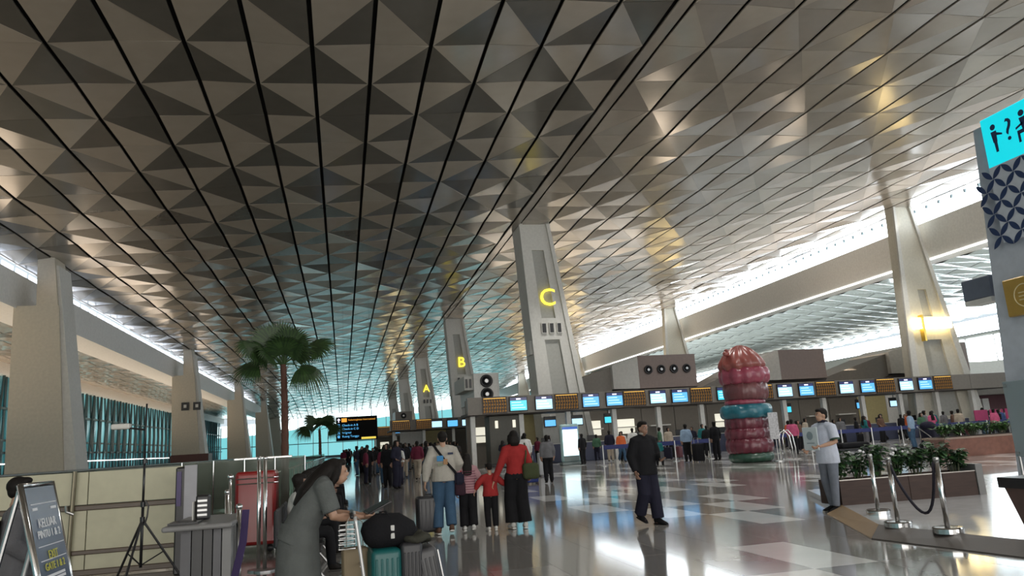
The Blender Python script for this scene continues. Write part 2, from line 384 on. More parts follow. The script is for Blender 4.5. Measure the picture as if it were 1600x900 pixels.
# ------------------------------------------------------------------ pylons
def pylon(root_name, label, Y, xb, xt, zb, zt, depth, m, recesses=(), letter=None, group='leaning pylons', cat='column', foot=None, depthb=None):
    """xb=(x0,x1) at zb, xt=(x0,x1) at zt. front face at Y with recesses in (u0,u1,v0,v1)"""
    r = thing(root_name, label, cat, ((xb[0]+xb[1])/2, Y, zb), 0, group); ox, oy, oz = r.location
    def P(u, v, d): 
        x0 = xb[0]+(xt[0]-xb[0])*v; x1 = xb[1]+(xt[1]-xb[1])*v
        return (x0+(x1-x0)*u-ox, d, (zt-zb)*v)
    us = sorted(set([0, 1]+[a for q in recesses for a in q[:2]])); vs = sorted(set([0, 1]+[a for q in recesses for a in q[2:4]]))
    bm = bmesh.new(); D = {}
    def dep(i, j):
        if i < 0 or j < 0 or i >= len(us)-1 or j >= len(vs)-1: return 0
        uc, vc = (us[i]+us[i+1])/2, (vs[j]+vs[j+1])/2
        for q in recesses:
            if q[0] < uc < q[1] and q[2] < vc < q[3]: return 0.18
        return 0
    for i in range(len(us)-1):
        for j in range(len(vs)-1):
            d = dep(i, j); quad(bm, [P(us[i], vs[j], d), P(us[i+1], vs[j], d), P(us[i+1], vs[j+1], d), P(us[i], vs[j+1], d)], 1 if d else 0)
            for (di, dj, e0, e1) in ((1, 0, (us[i+1], vs[j]), (us[i+1], vs[j+1])), (0, 1, (us[i], vs[j+1]), (us[i+1], vs[j+1]))):
                d2 = dep(i+di, j+dj)
                if abs(d2-d) > 1e-6 : quad(bm, [P(*e0, d), P(*e1, d), P(*e1, d2), P(*e0, d2)])
    # sides and back
    c = [P(0, 0, 0), P(1, 0, 0), P(1, 0, depth), P(0, 0, depth), P(0, 1, 0), P(1, 1, 0), P(1, 1, depth), P(0, 1, depth)]
    for q in ((0, 3, 7, 4), (1, 2, 6, 5), (2, 3, 7, 6), (0, 1, 2, 3), (4, 5, 6, 7)): quad(bm, [c[a] for a in q])
    bmesh.ops.remove_doubles(bm, verts=bm.verts[:], dist=1e-4)
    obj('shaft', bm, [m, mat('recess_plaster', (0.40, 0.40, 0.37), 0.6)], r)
    # raised edge ribs
    for u0, u1 in ((-0.03, 0.09), (0.91, 1.03)):
        b2 = bmesh.new(); hexa(b2, [P(u0, 0, -.16), P(u1, 0, -.16), P(u1, 0, 0), P(u0, 0, 0), P(u0, 1, -.16), P(u1, 1, -.16), P(u1, 1, 0), P(u0, 1, 0)]); obj('edge_rib', b2, WHITE, r)
    if letter:
        s, v, size = letter; p = P(0.5, v, -0.0)
        o = text('letter', s, size, mat('letter_lamp', (0.6, 0.5, 0.05), 0.4, emit=(1.0, 0.80, 0.06), es=1.6, var=0), r, (p[0]+.15, 0.05, p[2]), (pi/2, 0, 0), 0.06, bold=0.0)
        o['label'] = 'yellow lit letter'
    return r, P
def port_box(r, P, v, n=3, w=0.16):
    for k in range(n):
        u = 0.24+0.2*k; p = P(u, v, 0); q = P(u+w, v+0.045, 0)
        bm = bmesh.new(); box(bm, (p[0], -.12, p[2]), (q[0], 0.02, q[2])); f = obj('port_frame', bm, WHITE, r)
        bm = bmesh.new(); box(bm, (p[0]+.05, -.14, p[2]+.06), (q[0]-.05, -.115, q[2]-.06)); obj('port', bm, BLACK, f)
for (Y, L, lab) in ((47, 'C', 'tall leaning white pylon with the yellow letter C'), (85, 'B', 'leaning white pylon with the yellow letter B'), (123, 'A', 'leaning white pylon with the yellow letter A'),
                 (161, None, 'fourth leaning pylon of the row, beyond the one lettered A'), (199, None, 'farthest leaning pylon of the row, by the glass end wall')):
    zt = zc(12.9, Y)+.3
    r, P = pylon('pylon', lab, Y, (12.75, 16.1), (11.9, 13.9), 0, zt, 2.2, WHITE, ((.30, .68, .58, .87), (.30, .68, .06, .49)) if L else ((.3, .7, .3, .8),), (L, .665, 1.65) if L else None)
    if L: port_box(r, P, .515)
    if L: obj('service_box', bx((-2.25, .3, 7.0), (-1.6, 1.2, 7.9)), BEAM, r)
    if not L:
        b2 = bmesh.new(); box(b2, (-1.0, -.35, 5.0), (1.0, -.18, 6.4)); obj('wall_lamp', b2, WARM, r)
# left columns
for i, (Y, lab) in enumerate(((48.4, 'nearest broad cream column on the left, behind the cream hoarding'), (91, 'second cream column on the left, with two small square black signs'), (133, 'third cream column along the left beam'), (175, 'fourth cream column along the left beam'), (207, 'last cream column along the left beam'))):
    r = thing('beam_column', lab, 'column', (-16.8, Y, 0), 0, 'cream columns under the left beam')
    b = bmesh.new(); D = 1.8
    hexa(b, [(-1.9, 0, 0), (1.2, 0, 0), (1.2, D, 0), (-1.9, D, 0), (-2.1, 0, 11.1), (.3, 0, 11.1), (.3, D, 11.1), (-2.1, D, 11.1)]); obj('shaft', b, CREAM, r)
    b = bmesh.new(); hexa(b, [(1.2, .2, 0), (1.9, .2, 0), (1.9, D+.5, 0), (1.2, D+.5, 0), (-.6, .2, 13.6), (.1, .2, 13.6), (.1, D+.5, 13.6), (-.6, D+.5, 13.6)]); obj('fin', b, WHITE, r)
    b = bmesh.new(); hexa(b, [(-.9, 0, 11.1), (.25, 0, 11.1), (.25, D, 11.1), (-.9, D, 11.1), (-1.0, 0, 14.1), (-.1, 0, 14.1), (-.1, D, 14.1), (-1.0, D, 14.1)]); obj('neck', b, CREAM, r)
    obj('plinth', bx((-1.98, -.06, 0), (2.0, D+.6, 2.2 if i == 1 else 1.2)), mat('maroon_plinth', (0.10, 0.035, 0.03), 0.5), r)
    if i == 1:
        for k in range(2):
            s = obj('square_sign', bx((-1.0+1.25*k, -.12, 7.1), (-.2+1.25*k, -.02, 8.0)), BLACK, r); obj('pictogram', bx((-.75+1.25*k, -.14, 7.4), (-.45+1.25*k, -.12, 7.75)), WHITE, s)
# right columns under the white beam
for i, (Y, lab) in enumerate(((45.5, 'nearest white pylon on the right with warm lamps at its waist'), (87, 'second white pylon carrying the right-hand white beam'), (128, 'third white pylon carrying the white beam'), (170, 'farthest white pylon carrying the white beam'))):
    zt = zc(41.5, Y)+.2
    r, P = pylon('beam_pylon', lab, Y, (39.6, 45.3), (40.5, 41.95), 0, zt, .8, mat('warm_white', (0.60, 0.57, 0.48), 0.5), ((.42, .66, .50, .62), (.3, .7, .08, .40)), group='white pylons under the right beam')
    for k, u in enumerate((.08, .36, .56, .76)):
        p = P(u, .445, 0); obj('lamp', bx((p[0], -.5, p[2]), (p[0]+.55, -.18, p[2]+.8)), WARM, r)
        if k == 0: obj('lamp_bracket', bx((p[0]+.6, -.55, p[2]-.9), (p[0]+.75, -.18, p[2]+1.0)), mat('brass', (0.6, 0.42, 0.1), 0.3, 1), r)
# ================================================================== people
DEPS = None
def remeshed(bm, voxel, smooth=2, name='m'):
    me = bpy.data.meshes.new(name); bmesh.ops.recalc_face_normals(bm, faces=bm.faces[:]); bm.to_mesh(me); bm.free()
    o = bpy.data.objects.new('tmp', me); COL.objects.link(o)
    r = o.modifiers.new('r', 'REMESH'); r.mode = 'VOXEL'; r.voxel_size = voxel
    s = o.modifiers.new('s', 'SMOOTH'); s.factor = 0.5; s.iterations = smooth
    dg = bpy.context.evaluated_depsgraph_get(); dg.update()
    out = bpy.data.meshes.new_from_object(o.evaluated_get(dg)); bpy.data.objects.remove(o); bpy.data.meshes.remove(me)
    for p in out.polygons: p.use_smooth = True
    out.name = name; return out
def V(*a): return Vector(a)
STAND = dict(lean=0.0, hl=(-.09, 0, .93), hr=(.09, 0, .93), kl=(-.10, .02, .50), kr=(.10, .02, .50), al=(-.10, -.03, .09), ar=(.10, -.03, .09),
             sl=(-.175, 0, 1.385), sr=(.175, 0, 1.385), el=(-.24, -.03, 1.12), er=(.24, -.03, 1.12), wl=(-.25, .04, .87), wr=(.25, .04, .87), head=(0, .02, 1.585), neck=(0, -.01, 1.45), headyaw=0)
def joints(pose):
    j = dict(STAND); j.update(pose); return {k: (Vector(v) if isinstance(v, tuple) else v) for k, v in j.items()}
def foot_dir(j, s, out=.25):
    a = j['al' if s < 0 else 'ar']; k = j['kl' if s < 0 else 'kr']
    fd = Vector((.12*s, 1, -(0 if a.z < .13 else .6*(a.z-.09)/.2))); return a, fd.normalized()
def body_bm(j, low=False):
    bm = bmesh.new(); sg = 8 if low else 12
    pel = (j['hl']+j['hr'])/2; ch = (j['sl']+j['sr'])/2; sd = (j['sr']-j['sl']).normalized()
    up = (ch-pel).normalized()
    tube(bm, [pel-up*.08, pel, pel+(ch-pel)*.35, pel+(ch-pel)*.75, ch-up*.0, ch+up*.05], [(.14, .10), (.165, .115), (.135, .10), (.165, .115), (.15, .09), (.07, .06)], 16, side=sd)
    tube(bm, [j['neck']-up*.06, j['neck'], j['head']-V(0, .01, .05)], [.062, .055, .052], sg)
    h = j['head']; yaw = Matrix.Rotation(j['headyaw'], 3, 'Z')
    ball(bm, h+V(0, -.012, .02), (.076, .094, .10), 14, 10)
    def H(*a): return h+yaw@V(*a)
    ball(bm, H(0, .022, -.045), (.056, .066, .065), 12, 8)
    if not low:
        ball(bm, H(0, .092, -.018), (.014, .02, .022), 8, 6); ball(bm, H(0, .083, .022), (.055, .015, .012), 8, 6); ball(bm, H(0, .078, -.062), (.024, .014, .012), 8, 6)
        for s in (-1, 1): ball(bm, H(.078*s, -.005, -.01), (.012, .022, .032), 8, 6)
    for s, S, E, W in ((-1, j['sl'], j['el'], j['wl']), (1, j['sr'], j['er'], j['wr'])):
        tube(bm, [ch+(S-ch)*.5, S, S+(E-S)*.5, E, E+(W-E)*.3, W], [.06, .058, .046, .039, .04, .026], sg)
        d = (W-E).normalized(); ball(bm, S, .062, 10, 8)
        tube(bm, [W, W+d*.04, W+d*.09], [(.028, .02), (.04, .018), (.038, .014)], 8, side=V(0, 1, 0.01))
    for s, Hh, K, A in ((-1, j['hl'], j['kl'], j['al']), (1, j['hr'], j['kr'], j['ar'])):
        tube(bm, [Hh+V(0, 0, .05), Hh, Hh+(K-Hh)*.4, K, K+(A-K)*.3, A+V(0, 0, .02)], [.08, .092, .076, .055, .055, .036], sg)
        ball(bm, K, .055, 10, 6)
        a, fd = foot_dir(j, s); tube(bm, [a-fd*.05-V(0, 0, .04), a+fd*.06-V(0, 0, .045), a+fd*.17-V(0, 0, .062)], [(.036, .04), (.042, .036), (.034, .022)], 10, side=V(1, 0, 0))
    return bm
def fingers(me, j, curl=.5, sc=1):
    bm = bmesh.new(); bm.from_mesh(me)
    for s, E, W in ((-1, j['el'], j['wl']), (1, j['er'], j['wr'])):
        d = (W-E).normalized(); a = V(0, 1, 0.01); a = (a-d*a.dot(d)); a.normalize(); n = d.cross(a)*(-s)   # palm faces body
        for i, (o, L) in enumerate(((-.030, .058), (-.010, .072), (.010, .078), (.030, .070))):
            p = W+d*.075+a*o; q = p+d*L*.55+n*L*.12; r_ = q+d*L*.35*(1-curl)+n*L*.45*(curl+.2); t = r_+d*L*.15*(1-2*curl)+n*L*.25
            tube(bm, [p, q, r_, t], [.0095, .009, .008, .006], 6)
        p = W+d*.03+a*.03; tube(bm, [p, p+a*.03+d*.025, p+a*.038+d*.055], [.013, .011, .008], 6)
    for f in bm.faces: f.smooth = True
    bm.to_mesh(me); bm.free()
def shirt_bm(j, sleeve=1.0, hem=.10, g=.014, puff=0.0):
    bm = bmesh.new(); pel = (j['hl']+j['hr'])/2; ch = (j['sl']+j['sr'])/2; sd = (j['sr']-j['sl']).normalized(); up = (ch-pel).normalized()
    tube(bm, [pel-up*hem, pel, pel+(ch-pel)*.35, pel+(ch-pel)*.75, ch, ch+up*.055], [(.175+g+puff, .125+g+puff), (.17+g+puff, .122+g+puff), (.145+g+puff, .11+g+puff), (.175+g, .12+g), (.16+g, .095+g), (.075, .065)], 18, side=sd)
    for S, E, W in ((j['sl'], j['el'], j['wl']), (j['sr'], j['er'], j['wr'])):
        pts = [ch+(S-ch)*.5, S]; rr = [.07+g, .07+g]
        t = min(sleeve, .5)*2; pts.append(S+(E-S)*t); rr.append(.056+g+puff*.5)
        if sleeve > .5:
            t2 = (sleeve-.5)*2; pts.append(E+(W-E)*t2*.5); rr.append(.046+g+puff*.3); pts.append(E+(W-E)*t2); rr.append(.036+g*.8)
        tube(bm, pts, rr, 12); ball(bm, S-V(0, 0, .012), .060+g, 10, 8); tube(bm, [S+V(0, 0, .02), ch+up*.055], [.04+g, .055], 10)
        if sleeve > .5: ball(bm, E, .047+g+puff*.3, 10, 8)
    return bm
def pants_bm(j, wide=.0, length=.97, g=.012):
    bm = bmesh.new(); pel = (j['hl']+j['hr'])/2; sd = (j['hr']-j['hl']).normalized(); ch = (j['sl']+j['sr'])/2; up = (ch-pel).normalized()
    tube(bm, [pel-up*.07, pel, pel+up*.12], [(.15+g, .115+g), (.172+g, .125+g), (.145+g, .108+g)], 16, side=sd)
    for H_, K, A in ((j['hl'], j['kl'], j['al']), (j['hr'], j['kr'], j['ar'])):
        e = K+(A-K)*length
        tube(bm, [H_+(up*.03), H_+(K-H_)*.1, H_+(K-H_)*.5, K, K+(A-K)*.5, e], [.09+g, .096+g+wide*.3, .078+g+wide*.6, .062+g+wide, .054+g+wide*1.2, .046+g+wide*1.5], 14)
    return bm
def shoes(root, j, m, sole, S=1):
    for s in (-1, 1):
        a, fd = foot_dir(j, s); bm = bmesh.new()
        tube(bm, [a-fd*.085-V(0, 0, .03), a-fd*.05-V(0, 0, .02), a+fd*.03-V(0, 0, .035), a+fd*.12-V(0, 0, .055), a+fd*.19-V(0, 0, .066)], [(.03, .04), (.042, .05), (.047, .046), (.046, .03), (.03, .016)], 12, side=V(1, 0, 0))
        sh = obj('shoe', bm, m, root, smooth=True)
        bm = bmesh.new(); tube(bm, [a-fd*.09-V(0, 0, .078), a+fd*.02-V(0, 0, .078), a+fd*.20-V(0, 0, .08)], [(.038, .012), (.048, .011), (.034, .010)], 12, side=V(1, 0, 0)); obj('sole', bm, sole, sh)
def hair_bm(j, style):
    bm = bmesh.new(); h = j['head']; yaw = Matrix.Rotation(j['headyaw'], 3, 'Z')
    def H(*a): return h+yaw@V(*a)
    ball(bm, H(0, -.028, .042), (.086, .095, .088), 14, 10)
    ball(bm, H(0, .03, .085), (.062, .06, .035), 10, 8)
    if style == 'short': ball(bm, H(0, -.055, -.01), (.072, .055, .06), 12, 8)
    if style == 'bob':
        ball(bm, H(0, -.045, -.03), (.10, .08, .11), 14, 10)
        for s in (-1, 1): tube(bm, [H(.075*s, 0, .04), H(.09*s, -.01, -.04), H(.085*s, -.02, -.11)], [.035, .035, .022], 8)
        tube(bm, [H(0, -.07, 0), H(0, -.08, -.09), H(.0, -.07, -.15)], [(.09, .05), (.095, .05), (.07, .03)], 12, side=V(1, 0, 0))
    if style == 'swept':
        ball(bm, H(0, -.04, .02), (.098, .10, .105), 14, 10)
        tube(bm, [H(0, -.04, .06), H(0, -.12, -.02), H(0, -.21, -.07), H(0, -.30, -.15), H(0, -.37, -.26)], [(.09, .08), (.115, .09), (.13, .07), (.12, .05), (.06, .02)], 14, side=V(1, 0, 0))
        for s in (-1, 1): tube(bm, [H(.07*s, 0, .05), H(.09*s, -.03, -.05), H(.10*s, -.08, -.13)], [.032, .04, .02], 8)
    if style == 'long':
        ball(bm, H(0, -.04, .02), (.098, .10, .105), 14, 10)
        tube(bm, [H(0, -.05, .04), H(0, -.085, -.08), H(0, -.12, -.20), H(0, -.13, -.34), H(0, -.11, -.42)], [(.09, .07), (.10, .06), (.11, .05), (.10, .04), (.06, .02)], 14, side=V(1, 0, 0))
        for s in (-1, 1): tube(bm, [H(.07*s, 0, .05), H(.088*s, -.01, -.05), H(.09*s, -.03, -.16)], [.03, .033, .02], 8)
    return bm
SKIN = mat('skin', (0.42, 0.25, 0.17), 0.5, var=.05); SKIN2 = mat('skin_tan', (0.28, 0.16, 0.11), 0.5, var=.05)
HAIR = mat('black_hair', (0.012, 0.010, 0.009), 0.6, var=.2, scale=60, spec=.15)
def fabric(name, c, **k): return mat(name, c, k.pop('rough', .85), var=k.pop('var', .10), scale=k.pop('scale', 9), bump=.25, bscale=55, spec=.15, **k)
DENIM = fabric('blue_denim', (0.05, 0.10, 0.17)); BLK = fabric('black_cloth', (0.012, 0.012, 0.014)); NAVY = fabric('navy_cloth', (0.018, 0.018, 0.032))
RED = fabric('red_knit', (0.30, 0.028, 0.028)); GREYW = fabric('pale_grey_jersey', (0.40, 0.38, 0.34)); GREYP = fabric('grey_twill', (0.17, 0.19, 0.23))
POLO = fabric('light_blue_white_cotton', (0.52, 0.56, 0.66)); WSOLE = mat('white_rubber', (0.6, 0.6, 0.58), 0.6)
LINEN = fabric('grey_linen', (0.115, 0.125, 0.122)); WHT = fabric('white_cloth', (0.6, 0.6, 0.58))
def person(label, loc, rz, height, pose, sk, top, bot, hair='short', sleeve=1.0, hem=.10, wide=0, shoe=BLK, sole=WSOLE, puff=0, skirt=None, eyes=True, group=None, plen=.97, voxel=.013):
    s = height/1.70; j = joints(pose)
    root = thing('person', label, 'person', loc, rz, group); root.scale = (s, s, s)
    me = remeshed(body_bm(j), voxel, 3, 'body'); fingers(me, j, .35); me.materials.append(sk)
    body = bpy.data.objects.new('body', me); COL.objects.link(body); body.parent = root
    sh = remeshed(shirt_bm(j, sleeve, hem, puff=puff), .014, 3, 'shirt'); sh.materials.append(top); so = bpy.data.objects.new('shirt', sh); COL.objects.link(so); so.parent = root
    if bot:
        pm = remeshed(pants_bm(j, wide, plen), .013, 3, 'trousers'); pm.materials.append(bot); po = bpy.data.objects.new('trousers', pm); COL.objects.link(po); po.parent = root
    if hair:
        hm = remeshed(hair_bm(j, hair), .011, 2, 'hair'); hm.materials.append(HAIR); ho = bpy.data.objects.new('hair', hm); COL.objects.link(ho); ho.parent = root
    if eyes:
        yaw = Matrix.Rotation(j['headyaw'], 3, 'Z')
        for e in (-1, 1):
            c = j['head']+yaw@V(.031*e, .084, .006); b = bmesh.new(); ball(b, c, (.012, .008, .008), 10, 8); eo = obj('eye', b, mat('eye_white', (.55, .52, .5), .3), body, smooth=True)
            b = bmesh.new(); ball(b, j['head']+yaw@V(.031*e, .0905, .006), (.006, .004, .0065), 8, 6); ball(b, j['head']+yaw@V(.031*e, .088, .032), (.019, .007, .0035), 8, 6); obj('iris_and_brow', b, HAIR, body)
        b = bmesh.new(); ball(b, j['head']+yaw@V(0, .089, -.062), (.021, .006, .005), 8, 6); obj('lips', b, mat('lips', (.30, .12, .10), .5), body)
    shoes(root, j, shoe, sole)
    return root, j
def strap(root, pts, w, t, m, name='strap', par=None):
    bm = bmesh.new(); tube(bm, pts, (w, t), 8, side=V(1, 0, .3)); return obj(name, bm, m, par or root, smooth=True)

# --- family group walking away
WALK1 = dict(kl=(-.10, .10, .50), al=(-.11, -.04, .12), kr=(.09, .02, .50), ar=(.09, -.10, .14))
man, j = person('man in a pale grey printed sweatshirt and blue jeans, pulling a black suitcase', (1.70, 13.2, 0), 0.0, 1.73,
    dict(WALK1, hl=(-.09, 0, .93), al=(-.12, .02, .10), wl=(-.33, -.10, .88), el=(-.29, -.08, 1.12), er=(.27, -.02, 1.14), wr=(.24, .14, .98)), SKIN, GREYW, DENIM, 'short', 1.0, .06, .022, shoe=fabric('brown_shoe', (.12, .07, .05)), puff=.035, eyes=False)
strap(man, [V(-.15, -.02, 1.47), V(-.12, -.13, 1.40), V(.02, -.178, 1.20), (.17, -.16, 1.02), (.24, -.06, .92)], .022, .006, BLK)
bmt = bmesh.new(); box(bmt, (.17, -.16, .80), (.33, -.02, 1.0)); bmesh.ops.bevel(bmt, geom=bmt.edges[:], offset=.03, segments=2, affect='EDGES'); obj('pouch_bag', bmt, NAVY, man)
for nme, a, b_, c in (('printed_patch', (-.13, -.188, 1.21), (-.02, -.18, 1.30), (.05, .22, .45)), ('printed_patch', (-.12, -.19, 1.13), (-.03, -.18, 1.18), (.20, .22, .16)), ('printed_patch', (-.02, -.192, 1.15), (.05, -.18, 1.24), (.35, .2, .1)), ('printed_patch', (.06, -.185, 1.31), (.15, -.17, 1.345), (.03, .04, .08))):
    obj(nme, bx(a, b_), mat('print_%d' % int(c[0]*1000+c[2]*10), c, .8), man)
def suitcase(label, loc, rz, size, m, handle=.35, group=None, tiltx=0, ribs=True):
    w, d, h = size; r = thing('suitcase', label, 'suitcase', loc, rz, group); r.rotation_euler = (tiltx, 0, rz)
    obj('shell', rbox((-w/2, -d/2, .05), (w/2, d/2, .05+h), min(w, d)*.18, 3), m, r, smooth=True)
    if ribs:
        for k in range(5):
            x = -w*.34+w*.17*k; obj('rib', rbox((x-.008, -d/2-.006, .12), (x+.008, d/2+.006, h-.02), .004, 1), m, r)
    for sx in (-1, 1):
        for sy in (-1, 1):
            b = bmesh.new(); cyl(b, (sx*w*.38-.012, sy*d*.32, .028), .028, .024, 12, 'X'); obj('wheel', b, BLACK, r)
    if handle:
        b = bmesh.new(); tube(b, [(-w*.22, d*.3, h), (-w*.22, d*.3, h+handle), (w*.22, d*.3, h+handle), (w*.22, d*.3, h)], .009, 8); obj('pull_handle', b, STEEL, r)
    b = bmesh.new(); tube(b, [(-.07, 0, h+.04), (-.06, 0, h+.075), (.06, 0, h+.075), (.07, 0, h+.04)], .009, 8); obj('carry_handle', b, BLACK, r)
    return r
suitcase('black upright suitcase pulled by the man in the pale grey sweatshirt', (1.43, 13.35, 0), .1, (.42, .26, .60), mat('black_shell', (.02, .02, .024), .4), .42)

girl, j = person('girl with long dark hair in a pink striped top and black trousers', (2.12, 13.25, 0), -.1, 1.33,
    dict(WALK1, sl=(-.155, 0, 1.36), sr=(.155, 0, 1.36), hl=(-.10, 0, .93), er=(.26, .02, 1.16), wr=(.36, .06, .98)), SKIN, None or fabric('pink_striped_jersey', (.38, .22, .24)), BLK, 'long', 1.0, .10, .03, shoe=WHT, eyes=False, puff=.02)
for k in range(9):
    z = .86+.055*k; bm = bmesh.new(); lathe(bm, [(1, 0), (1, .012)], (0, 0, 0), 24)
    for v in bm.verts: v.co = V(v.co.x*(.21-.0012*k), v.co.y*(.158-.001*k), v.co.z+z)
    obj('stripe', bm, fabric('maroon_stripe', (.14, .04, .07)), girl)
b = rbox((-.30, -.22, .80), (-.06, -.06, 1.10), .05, 2); bg_ = obj('shoulder_bag', b, fabric('dark_red_bag', (.04, .02, .03)), girl, smooth=True)
strap(girl, [V(-.2, -.14, 1.05), V(-.15, -.1, 1.3), V(-.12, 0, 1.46)], .014, .004, RED)
boy, j = person('small boy in a red shirt and black trousers between the girl and the woman', (2.50, 13.15, 0), 0, 1.13,
    dict(sl=(-.165, 0, 1.36), sr=(.165, 0, 1.36), kl=(-.10, .04, .50), kr=(.10, .0, .50), ar=(.09, -.06, .10), head=(0, .02, 1.60), el=(-.32, 0, 1.2), wl=(-.40, .02, 1.04), er=(.33, .0, 1.2), wr=(.46, .02, 1.10)), SKIN, RED, BLK, 'short', .95, .06, .012, shoe=WHT, eyes=False, puff=.03)
wom, j = person('woman with bobbed hair in a red top and wide black trousers carrying an olive bag', (2.95, 13.05, 0), 0, 1.67,
    dict(WALK1, sl=(-.16, 0, 1.38), sr=(.16, 0, 1.38), al=(-.10, .05, .10), ar=(.12, -.02, .10), el=(-.26, -.02, 1.15), wl=(-.40, .02, .84), er=(.25, 0, 1.14), wr=(.28, .10, .93)), SKIN, RED, BLK, 'bob', 1.0, .0, .045, shoe=WHT, eyes=False)
b = rbox((.10, -.20, .84), (.40, -.02, 1.12), .06, 3); hb = obj('handbag', b, fabric('olive_canvas', (.05, .06, .03)), wom, smooth=True)
strap(wom, [V(.14, -.14, 1.10), V(.19, -.1, 1.3), V(.19, 0, 1.475), V(.24, .08, 1.3), V(.34, -.06, 1.10)], .014, .005, fabric('olive_canvas', (.05, .06, .03)), 'bag_strap', hb)

mb, j = person('man in black clothes walking towards the camera, holding a phone', (4.95, 12.0, 0), pi+.25, 1.69,
    dict(kl=(-.10, .05, .50), al=(-.11, .08, .09), kr=(.09, .02, .51), ar=(.09, -.14, .17), el=(-.27, -.02, 1.13), wl=(-.17, .22, 1.06), er=(.25, -.04, 1.12), wr=(.25, .05, .88), head=(0, .04, 1.58)), SKIN2, BLK, NAVY, 'short', 1.0, .12, .03, shoe=BLK, sole=BLK, puff=.03)
obj('phone', rbox((-.20, .27, 1.03), (-.12, .285, 1.18), .004, 1), BLACK, mb)
b = bmesh.new(); ball(b, (0, .02, 1.495), (.075, .07, .028), 14, 6); obj('collar', b, GREYW, mb, smooth=True)
mw, j = person('man in a pale polo shirt holding a white board by the planter', (8.05, 11.45, 0), radians(98), 1.72,
    dict(kl=(-.10, .03, .50), kr=(.11, .01, .50), al=(-.10, .06, .09), ar=(.12, -.08, .09), el=(-.25, .02, 1.14), wl=(-.16, .26, 1.08), er=(.25, .02, 1.13), wr=(.16, .26, 1.02), headyaw=-.15), SKIN, POLO, GREYP, 'short', .42, .14, .0, shoe=BLK, puff=.025)
b = rbox((-.17, .30, 1.02), (.17, .315, 1.40), .005, 1)
bd = obj('board', b, mat('white_board', (.62, .70, .74), .5), mw); bd.rotation_euler = (.0, 0, 0)
b = bmesh.new(); lathe(b, [(.055, 0), (.07, 0), (.07, .003), (.055, .003)], (0, 0, 0), 20); e = obj('round_mark', b, mat('grey_ink', (.25, .32, .36), .6), bd); e.location = (0, .318, 1.26); e.rotation_euler = (-pi/2, 0, 0)
obj('print_line', bx((-.09, .314, 1.13), (.09, .318, 1.145)), mat('grey_ink', (.25, .32, .36), .6), bd)
for s_, e_, w_ in ((-1, 'el', 'wl'), (1, 'er', 'wr')):
    c0 = j['sl' if s_ < 0 else 'sr']+(j[e_]-j['sl' if s_ < 0 else 'sr'])*.80; c1 = j['sl' if s_ < 0 else 'sr']+(j[e_]-j['sl' if s_ < 0 else 'sr'])*.92
    b = bmesh.new(); tube(b, [c0, c1], .083, 14, cap=False); obj('sleeve_trim', b, fabric('dark_green_trim', (.04, .07, .05)), mw)
b = bmesh.new(); tube(b, [(0, .0, 1.455), (0, -.01, 1.50)], [(.085, .085), (.072, .075)], 16); obj('collar', b, NAVY, mw)

# --- woman in grey dress leaning to the trolley
lady, j = person('woman with long black hair in a grey dress holding a dark tablet over the trolley', (-.33, 6.55, 0), radians(-82), 1.58,
    dict(hl=(-.09, -.04, .93), hr=(.09, -.04, .93), sl=(-.18, .16, 1.33), sr=(.18, .16, 1.33), neck=(0, .20, 1.375), head=(0, .30, 1.43), el=(-.22, .26, 1.06), wl=(-.10, .50, 1.04), er=(.22, .24, 1.06), wr=(.13, .48, 1.03), headyaw=0), SKIN, LINEN, None, 'swept', .42, .10, 0, puff=.02, voxel=.009)
b = bmesh.new(); tube(b, [(0, -.02, 1.02), (0, -.04, .8), (0, -.04, .5), (0, -.04, .22)], [(.19, .16), (.22, .18), (.25, .20), (.27, .22)], 28, side=V(1, 0, 0), cap=False)
for v in b.verts:
    a = atan2(v.co.y, v.co.x); f = 1+.04*sin(a*9)*(1.05-v.co.z); v.co.x *= f; v.co.y *= f
obj('skirt', b, LINEN, lady, smooth=True)
tb = obj('tablet', rbox((-.13, .54, 1.05), (.15, .56, 1.28), .006, 1), BLACK, lady); tb.rotation_euler = (0, 0, 0)
tb.data.transform(Matrix.Translation((0, .55, 1.05)) @ Matrix.Rotation(-1.15, 4, 'X') @ Matrix.Translation((0, -.55, -1.05)))
b = rbox((.18, .30, .42), (.34, .52, .80), .03, 2); o = obj('tote_bag', b, mat('tan_paper', (.24, .19, .12), .7), lady); o['label'] = 'tan paper tote bag'
strap(lady, [V(.26, .34, .78), V(.25, .34, 1.0), V(.22, .40, 1.08), V(.25, .48, 1.0), V(.26, .48, .78)], .008, .004, GREYW, 'tote_handle', o)

# --- luggage trolley and cases
tr = thing('luggage_trolley', 'steel luggage trolley loaded with suitcases in front of the woman in grey', 'trolley', (.42, 6.35, 0), radians(-90))
WPOLE = mat('pale_painted_tube', (.55, .55, .55), .3, .4)
for s in (-1, 1):
    b = bmesh.new(); tube(b, [(.28*s, -.34, 1.0), (.28*s, -.33, .95), (.28*s, -.24, .25), (.28*s, -.22, .14), (.22*s, .42, .12)], .014, 10); obj('side_tube', b, WPOLE, tr, smooth=True)
b = bmesh.new(); tube(b, [(-.29, -.36, 1.0), (.29, -.36, 1.0)], .016, 10); obj('push_bar', b, BLACK, tr, smooth=True)
for k in range(5):
    z = .3+.11*k; b = bmesh.new(); tube(b, [(-.27, -.26-.08*(z-.25)/.75, z), (.27, -.26-.08*(z-.25)/.75, z)], .006, 6); obj('back_wire', b, STEEL, tr)
obj('deck', rbox((-.26, -.2, .13), (.26, .44, .16), .01, 1), STEEL, tr)
b = bmesh.new()
for k in range(5):
    z = .76+.035*k; tube(b, [(-.22, -.46, z), (.22, -.46, z), (.22, -.34, z), (-.22, -.34, z), (-.22, -.46, z)], .005, 5)
